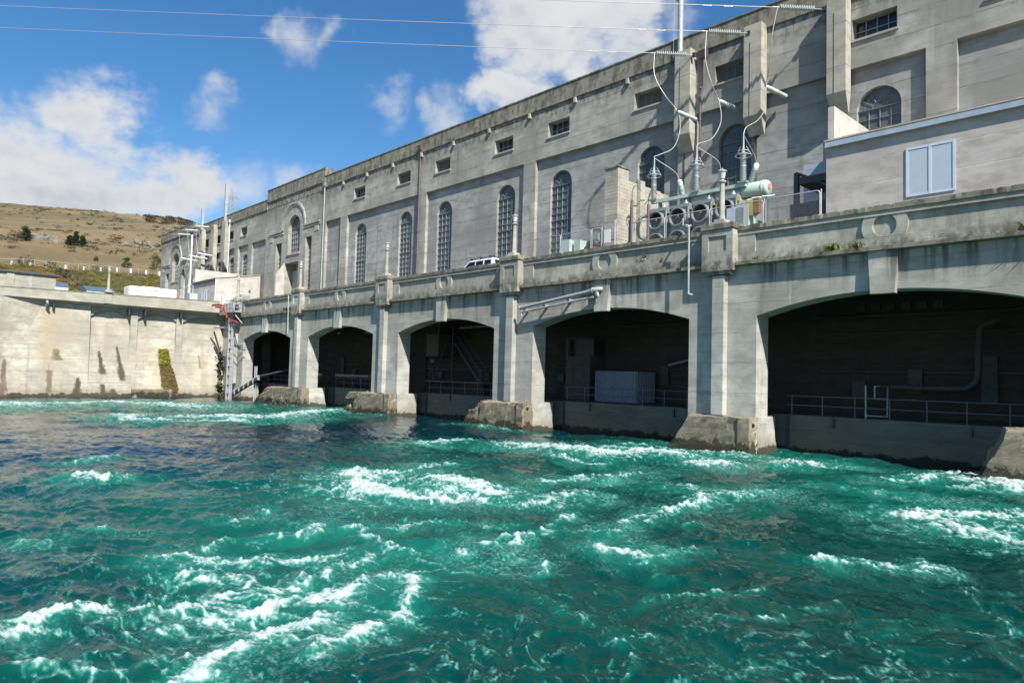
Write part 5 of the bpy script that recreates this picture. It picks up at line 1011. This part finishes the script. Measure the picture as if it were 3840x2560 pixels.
cb = thing('switch_cubicle', (40.4, 7, 2), 'tall dim cubicle with open upper bay left of the corrugated cabin', 'cubicle'); MB().box(38.75, 41.2, 6.9, 8.6, 2.0, 5.3).build('lower_case', 'pipe_dark', cb); MB().box(38.75, 41.2, 7.3, 8.6, 5.3, 6.6).build('open_bay', 'steel_dark', cb); MB().box(38.7, 41.3, 6.85, 8.6, 6.6, 6.68).build('top', 'pipe_dark', cb); MB().box(38.75, 39.0, 6.9, 7.2, 5.3, 6.6).build('post', 'pipe_dark', cb); MB().box(39.5, 39.54, 6.88, 6.9, 2.1, 5.2).build('seam', 'steel_dark', cb)
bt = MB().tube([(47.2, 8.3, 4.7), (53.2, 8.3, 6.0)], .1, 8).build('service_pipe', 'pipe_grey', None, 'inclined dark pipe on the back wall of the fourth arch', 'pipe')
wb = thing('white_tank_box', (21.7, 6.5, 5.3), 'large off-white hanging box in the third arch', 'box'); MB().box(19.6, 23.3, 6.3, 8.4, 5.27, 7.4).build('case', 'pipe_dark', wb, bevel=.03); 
for x in (19.9, 23.0): MB().box(x - .05, x + .05, 6.5, 6.6, 7.4, 9.6).build('hanger', 'steel_rail', wb)
MB().box(22.5, 23.1, 6.02, 6.05, 4.66, 5.02).build('sign_plate', 'black_rubber', None, 'small sign plate reading S1 below the off-white box', 'sign')
tc = bpy.data.curves.new('sign_text', 'FONT'); tc.body = 'S1'; tc.size = .36; tc.extrude = .004; tc.align_x = 'CENTER'; to = bpy.data.objects.new('sign_lettering', tc); COL.objects.link(to); to.location = (22.8, 6.01, 4.72); to.rotation_euler = (math.pi / 2, 0, 0); tc.materials.append(M['white_paint'])
bpy.context.view_layer.update(); me = bpy.data.meshes.new_from_object(to); bpy.data.objects.remove(to); sp_ = [o for o in COL.objects if o.name.startswith('sign_plate')][0]; o = bpy.data.objects.new('lettering', me); COL.objects.link(o); o.parent = sp_; o.location = Vector((22.8, 6.01, 4.72)) - ORG[sp_.name]; o.rotation_euler = (math.pi / 2, 0, 0)
pl = thing('gallery_stair', (26, 6, 2), 'steel stair and mezzanine platform in the third arch', 'stair'); MB().box(19.5, 30.6, 5.4, 8.2, 2.92, 3.04).build('platform', 'steel_rail', pl); MB().box(19.7, 30.3, 5.9, 8.6, 2.0, 2.9).build('plinth', 'conc_gallery', pl)
for y in (5.6, 6.5): MB().tube([(26.6, y, 6.4), (30.0, y, 3.1)], .07, 6).build('stringer', 'steel_rail', pl); MB().tube([(26.6, y, 7.3), (30.0, y, 4.0)], .03, 6).build('handrail', 'steel_rail', pl)
for k in range(14): t_ = k / 13; MB().box(26.5 + 3.4 * t_, 26.75 + 3.4 * t_, 5.6, 6.5, 6.35 - 3.2 * t_, 6.38 - 3.2 * t_).build('tread', 'steel_rail', pl)
for x in (20.4, 23.6, 26.4, 30.3): MB().tube([(x, 5.5, 3.0), (x, 5.5, 4.1 if x != 26.4 else 8)], .035, 6).build('post', 'steel_rail', pl)
MB().tube([(19.5, 5.5, 4.1), (30.5, 5.5, 4.1)], .03, 6).build('handrail', 'steel_rail', pl); MB().tube([(23.7, 5.5, 3.0), (25.6, 5.5, 6.6)], .03, 6).build('diagonal', 'steel_rail', pl); MB().tube([(20.4, 5.5, 2.0), (23.6, 5.5, 4.0)], .03, 6).build('diagonal', 'steel_rail', pl)
lt = thing('lattice_gantry', (7, 6, 2), 'long pale lattice gantry table in the second arch', 'gantry'); MB().box(1.6, 12.2, 5.7, 6.4, 3.1, 3.35).build('top_beam', 'pipe_grey', lt)
for k in range(10): x = 1.8 + k * 1.1; MB().tube([(x, 5.8, 2.0), (x, 5.8, 3.1)], .04, 6).build('leg', 'steel_rail', lt); MB().tube([(x, 5.75, 2.2), (x + 1.1, 5.75, 3.1)] if k % 2 else [(x, 5.75, 3.1), (x + 1.1, 5.75, 2.2)], .03, 5).build('lattice_bar', 'steel_rail', lt)
for c, lb in ((0, 'first'), (16, 'second'), (32, 'third')): MB().tube([(c - 5.5, 6.2, 7.85), (c + 5.5, 6.2, 7.95)], .11, 8).build('ceiling_pipe', 'pipe_grey', None, 'horizontal pipe under the ceiling of the ' + lb + ' arch from the left', 'pipe')
wf = thing('pipe_frame', (62.5, 3.4, 2), 'white tubular gate frame behind the rail in the fifth arch', 'frame'); MB().tube([(62.0, 3.4, 2.0), (62.0, 3.4, 3.66)], .045, 6).tube([(62.0, 3.4, 2.15), (63.0, 3.4, 2.15), (63.0, 3.4, 3.62), (62.42, 3.4, 3.62), (62.42, 3.4, 3.0), (63.0, 3.4, 3.0)], .045, 6).build('tube_frame', 'pipe_grey', wf)
du = thing('vent_duct', (66, 7, 3.5), 'large grey elbow duct on the back wall of the fifth arch', 'duct'); MB().tube(smooth_path([(66.6, 7.6, 7.0), (66.1, 7.4, 6.8), (65.95, 7.2, 6.2), (65.93, 7.0, 4.3), (65.6, 7.0, 3.75), (64.9, 7.0, 3.6), (62.0, 7.0, 3.6)]), .17, 12).build('duct', 'pipe_dark', du); MB().lathe((65.94, 7.05, 5.2), [(.21, 0), (.21, .12)], 12).build('flange', 'pipe_dark', du)
for k in range(6): MB().box(60.3 + k * .75, 60.75 + k * .75, 6.8, 7.0, 7.7, 8.05).build('cable_tray_hanger', 'steel_dark', du)
# ------------------------------------------------------------------ weeds on ledges
for i, (x, y, z, s, n, lb) in enumerate(((61.8, -.25, 9.9, .42, 60, 'green weed tuft on the ledge of the fifth bay'), (62.9, -.25, 9.9, .34, 46, 'smaller green weed tuft right of the first on the fifth bay ledge'), (58.0, -.25, 9.88, .22, 26, 'small grass tuft on the ledge beside the near pier block'), (69.6, -.2, 9.92, .55, 90, 'green weed clump at the right end of the fifth bay ledge'), (70.6, -.2, 9.92, .7, 120, 'large green weed clump at the right picture edge'), (5.0, -.25, 9.9, .5, 60, 'green weed tuft on the ledge of the first bay'))): tuft((x, y, z), n, s, 'leaf_grass', 'weed_tuft', lb, 'weed', .16, .8, 'weeds on the bridge ledge', 40 + i)
o = thing('wall_nest', (50.9, .1, 10.75), 'dark spalled nest hole with white streak on the fourth parapet panel', 'nest'); r = np.random.default_rng(3); mb = MB()
for k in range(40): c = Vector((50.9 + r.normal(0, .12), .06 - abs(r.normal(0, .04)), 10.82 + r.normal(0, .05))); a = Vector(r.normal(0, 1, 3)).normalized() * .08; b2 = Vector(r.normal(0, 1, 3)).normalized() * .03; mb.quad(c - a, c - b2, c + a, c + b2)
mb.build('twigs', 'timber', o); MB().box(50.72, 51.0, .055, .077, 10.62, 10.72).build('droppings', 'white_paint', o)

# ------------------------------------------------------------------ river water
def value_noise_setup(seed):
    r = np.random.default_rng(seed); perm = r.permutation(256); perm = np.concatenate([perm, perm, perm]); g = r.random(256) * 2 * math.pi
    gx, gy = np.cos(g), np.sin(g)
    def f(x, y):
        xi = np.floor(x).astype(np.int64); yi = np.floor(y).astype(np.int64); xf = x - xi; yf = y - yi; xi &= 255; yi &= 255
        u = xf * xf * xf * (xf * (xf * 6 - 15) + 10); v = yf * yf * yf * (yf * (yf * 6 - 15) + 10)
        def gr(a, b, dx, dy): h = perm[perm[a] + b]; return gx[h] * dx + gy[h] * dy
        n00 = gr(xi, yi, xf, yf); n10 = gr(xi + 1, yi, xf - 1, yf); n01 = gr(xi, yi + 1, xf, yf - 1); n11 = gr(xi + 1, yi + 1, xf - 1, yf - 1)
        return (n00 * (1 - u) + n10 * u) * (1 - v) + (n01 * (1 - u) + n11 * u) * v
    return f
NF = [value_noise_setup(s) for s in range(12)]
FOAM=[([(63.79,-31.6),(63.59,-31.35),(63.4,-30.92),(63.37,-30.23),(63.5,-29.67),(63.81,-29.36)],0.15,1),
([(66.56,-30.25),(66.25,-29.71),(65.78,-29.16),(65.56,-28.6),(65.8,-28.16),(65.74,-27.74)],0.17,1.1),
([(66.73,-28.59),(66.52,-27.88),(66.28,-27.22),(65.71,-26.47),(65.06,-25.97)],0.14,1),
([(64.7,-28.41),(64.97,-27.91),(64.97,-27.23)],0.4,0.95),
([(61.09,-28.82),(61.16,-28.22),(61.95,-27.7),(62.27,-27.03),(62.7,-25.92)],0.17,0.8),
([(62.1,-28.69),(62.46,-28.44),(62.99,-28.2),(63.62,-28.19)],0.24,0.75),
([(63.9,-29.16),(63.78,-28.72),(63.95,-27.97),(64.12,-27.36),(63.46,-26.71),(63.67,-26.21),(63.08,-25.15),(63.67,-24.93),(64.19,-24.25),(64.06,-23.57),(64.34,-22.9)],0.2,0.9),
([(60.64,-26.22),(60.36,-25.14),(61.48,-24.56)],0.18,0.8),
([(61.97,-24.76),(63.0,-25.26)],0.06,0.8),
([(61.62,-24.19),(61.75,-23.26),(62.38,-22.79),(62.83,-22.18)],0.21,0.75),
([(53.7,-20.33),(56.99,-21.77),(58.14,-21.39),(58.64,-20.98),(59.32,-20.31),(59.27,-19.1),(58.14,-18.65),(56.95,-18.86)],0.42,1),
([(54.7,-20.17),(54.35,-18.31),(53.07,-15.82)],0.27,0.7),
([(64.74,-26.68),(64.85,-26.23),(64.85,-25.82)],0.23,1),
([(5.0,-24.28),(1.92,-20.77),(0.71,-15.35),(5.71,-11.07),(9.87,-10.16)],1.81,1),
([(18.69,-18.77),(25.48,-19.72),(27.56,-18.64),(27.25,-15.11),(27.74,-13.83)],0.64,1),
([(22.34,-15.59),(23.28,-12.84),(25.4,-10.46),(19.95,-5.1),(16.69,-0.63)],1.11,1),
([(46.05,-11.88),(45.39,-8.91)],0.42,0.9),
([(65.03,-31.58),(65.15,-31.39),(65.09,-31.22)],0.09,0.7),
([(65.57,-30.93),(65.72,-30.65),(65.72,-30.26),(65.81,-29.6)],0.07,0.65),
([(64.34,-29.76),(64.48,-29.36),(64.75,-28.96)],0.09,0.7),
([(64.18,-30.23),(64.65,-30.05)],0.04,0.6),
([(50.12,-27.62),(50.26,-27.24)],0.23,0.8),
([(45.25,-27.21),(45.06,-25.88)],0.21,0.7),
([(58.78,-26.52),(58.79,-26.11)],0.13,0.6),
([(60.57,-27.59),(60.07,-27.31)],0.04,0.7),
([(58.38,-29.25),(58.0,-29.08)],0.04,0.6),
([(58.47,-30.66),(58.78,-30.38)],0.14,0.5),
([(58.22,-25.81),(57.79,-25.23)],0.08,0.6),
([(64.18,-25.05),(65.02,-24.93),(65.16,-24.52),(64.97,-23.5)],0.32,0.5),
([(48.7,-8.08),(50.97,-7.2),(53.74,-7.14),(53.71,-4.35),(55.37,-3.75)],0.56,1),
([(52.98,-9.35),(55.52,-10.46),(56.78,-10.41)],0.23,0.8),
([(58.36,-15.89),(58.61,-13.67),(58.47,-11.31),(59.27,-10.59)],0.22,0.75),
([(61.08,-19.81),(61.43,-19.04),(61.15,-17.36)],0.29,0.7),
([(64.48,-23.02),(64.35,-22.25),(63.7,-21.0),(63.48,-20.07)],0.11,0.9),
([(65.31,-20.98),(64.76,-19.56),(64.45,-17.86),(64.02,-16.2),(64.08,-15.28),(64.02,-13.85),(64.67,-13.23)],0.15,0.85),
([(65.94,-21.82),(66.43,-21.6),(66.6,-21.51)],0.22,1),
([(69.04,-18.47),(69.2,-17.99),(69.65,-17.82),(70.21,-17.5),(70.64,-17.07)],0.18,0.85),
([(69.25,-23.54),(69.74,-22.92),(70.0,-22.52)],0.06,0.7),
([(68.22,-23.32),(68.54,-22.64),(68.87,-22.02),(69.16,-21.57)],0.1,0.65),
([(65.71,-4.23),(66.49,-2.54),(66.76,1.18),(67.44,1.65)],0.21,0.9),
([(67.82,-5.08),(68.06,-3.03),(68.38,-0.67)],0.16,0.8),
([(68.0,-0.24),(68.88,-1.8),(69.5,-2.6)],0.51,1),
([(68.64,-11.57),(69.35,-9.53),(69.89,-9.05),(70.57,-9.14)],0.36,0.8),
([(69.93,-12.55),(70.22,-11.73),(70.89,-12.46),(71.29,-12.48)],0.33,0.8),
([(69.27,-25.61),(69.12,-25.08),(69.21,-24.84)],0.05,0.75),
([(69.84,-26.17),(69.72,-25.93),(69.57,-25.59)],0.03,0.6),
([(70.76,-24.87),(70.79,-24.75)],0.06,0.7),
([(71.56,-18.12),(71.78,-19.21)],0.04,0.5),
([(72.05,-19.58),(72.46,-20.02),(72.64,-20.37)],0.1,0.55),
([(71.9,-21.14),(72.09,-20.77),(72.51,-20.67)],0.08,0.6),
([(60.78,-3.22),(61.56,-1.22)],0.41,0.8),
([(58.55,-5.45),(58.83,-5.28)],0.41,1),
([(66.79,-25.11),(67.31,-24.98),(68.08,-25.42),(68.4,-25.3),(68.64,-25.15)],0.1,0.4),
([(65.48,-23.36),(66.07,-23.81)],0.07,0.7),
([(70.31,-21.05),(70.58,-21.73)],0.03,0.5),
([(61.58,-12.73),(62.93,-13.05),(63.95,-12.96),(64.3,-11.04)],0.29,0.6),
([(64.42,-21.49),(64.75,-21.05),(64.79,-20.65)],0.3,0.6),
([(67.49,-22.22),(67.48,-22.0)],0.09,0.5),
([(65.52,-18.12),(65.73,-17.67)],0.11,0.6),
([(65.56,-8.41),(66.69,-8.28),(67.93,-8.55)],0.33,0.5),
([(66.77,-20.88),(66.88,-20.0)],0.1,0.6),
([(70.09,-22.02),(70.24,-21.66)],0.1,0.5)]

for _p in (8, 24, 40, 56, 72): FOAM.append(([(_p + 2.2, -1.1), (_p - 1.2, -1.15), (_p - 2.9, -1.2), (_p - 4.6, -1.6)], .28, .62))

def seg_field(X, Y):
    """broad foam intensity and aeration around the white-water lines"""
    foam = np.zeros_like(X); aer = np.zeros_like(X); d = np.hypot(X - 75, Y + 33); ws = np.clip(d / 24, .3, 1.3)
    wx = X + ws * (.75 * NF[0](X * .8, Y * .8) + .40 * NF[1](X * 2.1, Y * 2.1) + .16 * NF[4](X * 5.5, Y * 5.5)); wy = Y + ws * (.75 * NF[2](X * .8, Y * .8) + .40 * NF[3](X * 2.1, Y * 2.1) + .16 * NF[5](X * 5.5, Y * 5.5))
    for pts, wd, it in FOAM:
        P = np.array(pts); lo = P.min(0) - 9 * wd - 2; hi = P.max(0) + 9 * wd + 2
        sel = np.where((X > lo[0]) & (X < hi[0]) & (Y > lo[1]) & (Y < hi[1]))[0]
        if not len(sel): continue
        px, py = wx[sel], wy[sel]; best = np.full(len(sel), 1e9)
        for a, b in zip(P[:-1], P[1:]):
            e = b - a; L2 = max((e * e).sum(), 1e-6); t = np.clip(((px - a[0]) * e[0] + (py - a[1]) * e[1]) / L2, 0, 1)
            best = np.minimum(best, np.hypot(px - a[0] - t * e[0], py - a[1] - t * e[1]))
        mc = np.hypot(P[:, 0].mean() - 75, P[:, 1].mean() + 33); k_ = min(1., max(0., (mc - 11) / 14)); it = it * (.92 + .28 * k_); u = best / (wd * (.75 + .5 * k_))
        foam[sel] = np.maximum(foam[sel], it * (.58 * np.exp(-(u * 1.0) ** 2) + .42 * np.exp(-(u / 3.0) ** 2))); aer[sel] = np.maximum(aer[sel], it * np.exp(-(u / 4.5) ** 2))
    return foam, aer
def ridge(n): return 1 - np.abs(n) * 2.3
def water_fields(X, Y):
    d = np.hypot(X - 75, Y + 33)
    wx = X + 1.6 * NF[4](X * .16, Y * .16) + .5 * NF[6](X * .6, Y * .6); wy = Y + 1.6 * NF[5](X * .16, Y * .16) + .5 * NF[7](X * .6, Y * .6)
    foam, aer = seg_field(X, Y); calm = np.clip((X - 36) / 20, 0, 1)
    boil = np.clip((X - 30) / 22, 0, 1) * .65 + .35; boil = np.maximum(boil, np.clip(aer * 1.4, 0, 1))
    h = .24 * NF[6](wx * .15, wy * .18) + .20 * NF[7](wx * .33, wy * .40 + 5) * boil
    r1 = ridge(NF[8](wx * .58 + 1.3 * NF[0](wx * .3, wy * .3), wy * .72)); h += .11 * (r1 - .5) * boil
    r2 = ridge(NF[9](wx * 1.35 + .8 * NF[1](wx * .8, wy * .8), wy * 1.6)); h += .060 * (r2 - .5) * boil
    r3 = ridge(NF[10](wx * 3.1 + .6 * NF[2](wx * 2, wy * 2), wy * 3.5)); h += .027 * (r3 - .5)
    r4 = ridge(NF[11](wx * 7 + .6 * NF[3](wx * 4, wy * 4), wy * 7.6)); h += .012 * (r4 - .5)
    h += .005 * NF[3](wx * 17, wy * 17)
    qx = wx + .26 * NF[9](X * 1.15, Y * 1.15) + .16 * NF[10](X * 3.1, Y * 3.1); qy = wy + .26 * NF[11](X * 1.15, Y * 1.15) + .16 * NF[8](X * 3.1, Y * 3.1)
    l1 = ridge(NF[1](qx * 1.7 + 3, qy * 2.0)); l2 = ridge(NF[2](qx * 4.0, qy * 4.6 + 7)); l3 = ridge(NF[3](qx * 9.5, qy * 10.5)); l4 = .5 + NF[0](X * 21, Y * 21)
    lace = .34 * l1 + .30 * l2 + .22 * l3 + .14 * l4                       # about .2 to .95, filaments near 1
    patch = np.clip(.46 + 1.5 * NF[8](X * .10 + 4, Y * .13) + .6 * NF[9](X * .31, Y * .36), 0, 1)
    near = np.clip((X - 38) / 14, .12, 1)
    lace = .5 + (lace - .5) * 1.55
    base = foam * .64 + .26 * patch * near + .10 * np.clip(aer, 0, 1) + .16 * np.clip((r1 - .62) * 2.2, 0, 1) * np.clip((r2 - .3) * 1.4, 0, 1) * near
    f = np.clip((base + lace - .98) / .62, 0, 1.25)
    h += np.clip(foam, 0, 1) * (.05 + .13 * (lace - .45)) * np.clip(d / 18, .5, 1.1) + .04 * aer
    h += .05 * np.clip(foam, 0, 1) * NF[2](X * 6, Y * 6) + .035 * np.clip(f, 0, 1) * NF[4](X * 15, Y * 15) + .018 * np.clip(f, 0, 1) * NF[5](X * 33, Y * 33)
    broad = np.clip(.48 + 1.1 * NF[3](X * .06, Y * .08) + .5 * NF[4](X * .2, Y * .24), 0, 1) * np.clip((X - 34) / 16, .15, 1)
    aer = np.clip(aer * .62 + .42 * broad + .25 * (lace - .5) * aer, 0, 1)
    return h, f, aer
def polar_sheet(name, az0, az1, na, r0, r1, nr):
    az = np.linspace(math.radians(az0), math.radians(az1), na); rr = np.geomspace(r0, r1, nr)
    A, Rr = np.meshgrid(az, rr, indexing='ij'); X = CPOS.x + Rr * np.cos(A); Y = CPOS.y + Rr * np.sin(A)
    return X, Y
def sheet_mesh(name, X, Y, parent=None, **kw):
    na, nr = X.shape; h, fo, ae = water_fields(X.ravel(), Y.ravel())
    v = np.stack([X.ravel(), Y.ravel(), h], 1)
    idx = np.arange(na * nr).reshape(na, nr); a = idx[:-1, :-1]; b = idx[1:, :-1]; c = idx[1:, 1:]; d = idx[:-1, 1:]
    cx = (X[:-1, :-1] + X[1:, 1:]) / 2; cy = (Y[:-1, :-1] + Y[1:, 1:]) / 2
    keepm = (cx > -16.5) & (cy < 3.2)
    f = np.stack([a, b, c, d], -1)[keepm].reshape(-1, 4)
    used = np.unique(f); remap = np.full(na * nr, -1); remap[used] = np.arange(len(used)); f = remap[f]; v = v[used]; fo = fo[used]; ae = ae[used]
    me = bpy.data.meshes.new(name); me.vertices.add(len(v)); me.vertices.foreach_set('co', v.astype(np.float32).ravel())
    me.loops.add(f.size); me.loops.foreach_set('vertex_index', f.astype(np.int32).ravel())
    me.polygons.add(len(f)); me.polygons.foreach_set('loop_start', np.arange(0, f.size, 4, dtype=np.int32)); me.polygons.foreach_set('loop_total', np.full(len(f), 4, np.int32))
    me.polygons.foreach_set('use_smooth', np.ones(len(f), bool)); me.update(calc_edges=True)
    for nm, arr in (('foam', fo), ('aer', ae)):
        at = me.attributes.new(nm, 'FLOAT', 'POINT'); at.data.foreach_set('value', arr.astype(np.float32))
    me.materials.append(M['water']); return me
m, t, b = new_mat('water'); P = t.pos()
at = t.n.new('ShaderNodeAttribute'); at.attribute_name = 'foam'; foam_s = at.outputs['Fac']
at = t.n.new('ShaderNodeAttribute'); at.attribute_name = 'aer'; aer_s = at.outputs['Fac']
fine = t.noise(P, 13, 5, .72, .6); fine2 = t.noise(P, 46, 2, .6); sm = t.noise(P, .5, 4, .6)
body = t.mix(t.ramp(sm, .35, .68), (.0008, .031, .027), (.0010, .048, .037))
body = t.mix(t.math('MULTIPLY', t.ramp(t.sep(P)[0], 58, 36), t.ramp(aer_s, .55, .1)), body, (.0008, .019, .034))  # less aerated left water; its sky reflection also put into the bluer body
body = t.mix(t.ramp(aer_s, .12, .9), body, (.0075, .116, .088))
body = t.mix(t.math('MULTIPLY', t.ramp(foam_s, .02, .5), .55), body, (.045, .21, .17))
fm = t.math('ADD', foam_s, t.math('MULTIPLY', t.math('SUBTRACT', fine, .5), 1.3))
fmask = t.math('MULTIPLY', t.ramp(fm, .30, .90), t.ramp(foam_s, .03, .22))
spk = t.math('MULTIPLY', t.ramp(fine2, .64, .72), t.ramp(foam_s, -.02, .35)); fmask = t.math('MAXIMUM', fmask, t.math('MULTIPLY', spk, .75))  # white specks: foam bubbles, with their sun sparkle put into the colour
vn = t.noise(t.scale(P, (1, 1.2, 1)), 1.9, 6, .66, 1.6); vr = t.math('SUBTRACT', 1.0, t.math('MULTIPLY', t.math('ABSOLUTE', t.math('SUBTRACT', vn, .5)), 9.0))
veil = t.ramp(t.noise(t.scale(P, (1, 1.1, 1)), .33, 4, .6), .46, .66); vein = t.math('MULTIPLY', t.math('MULTIPLY', t.ramp(vr, .35, .95), t.ramp(fine, .44, .62)), t.math('MULTIPLY', t.ramp(aer_s, .12, .5), veil))
drop = t.math('MULTIPLY', t.ramp(fine2, .665, .72), t.math('MULTIPLY', t.ramp(aer_s, .1, .6), t.ramp(t.noise(P, 1.3, 4, .6), .48, .64)))
body = t.mix(t.math('MULTIPLY', t.math('MULTIPLY', t.ramp(vn, .5, .7), veil), t.ramp(aer_s, .15, .7)), body, (.03, .20, .155))
fmask = t.math('MAXIMUM', fmask, t.math('MAXIMUM', t.math('MULTIPLY', vein, .62), t.math('MULTIPLY', drop, .7)))
fcol = t.mix(t.ramp(fm, .45, 1.3), (.20, .34, .31), (.52, .56, .56)); fcol = t.mix(t.ramp(fine2, .35, .65, .5, 0), fcol, (.17, .30, .28))
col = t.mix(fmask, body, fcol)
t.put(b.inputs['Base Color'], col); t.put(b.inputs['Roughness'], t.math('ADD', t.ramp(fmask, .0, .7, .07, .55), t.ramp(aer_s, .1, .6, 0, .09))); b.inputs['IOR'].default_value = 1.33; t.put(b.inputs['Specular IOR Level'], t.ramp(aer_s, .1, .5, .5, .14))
hh = t.math('ADD', t.noise(t.scale(P, (1, 1.15, 1)), 5.5, 5, .68, .5), t.math('MULTIPLY', fine, .25))
t.put(b.inputs['Normal'], t.bump(hh, .24, .05))
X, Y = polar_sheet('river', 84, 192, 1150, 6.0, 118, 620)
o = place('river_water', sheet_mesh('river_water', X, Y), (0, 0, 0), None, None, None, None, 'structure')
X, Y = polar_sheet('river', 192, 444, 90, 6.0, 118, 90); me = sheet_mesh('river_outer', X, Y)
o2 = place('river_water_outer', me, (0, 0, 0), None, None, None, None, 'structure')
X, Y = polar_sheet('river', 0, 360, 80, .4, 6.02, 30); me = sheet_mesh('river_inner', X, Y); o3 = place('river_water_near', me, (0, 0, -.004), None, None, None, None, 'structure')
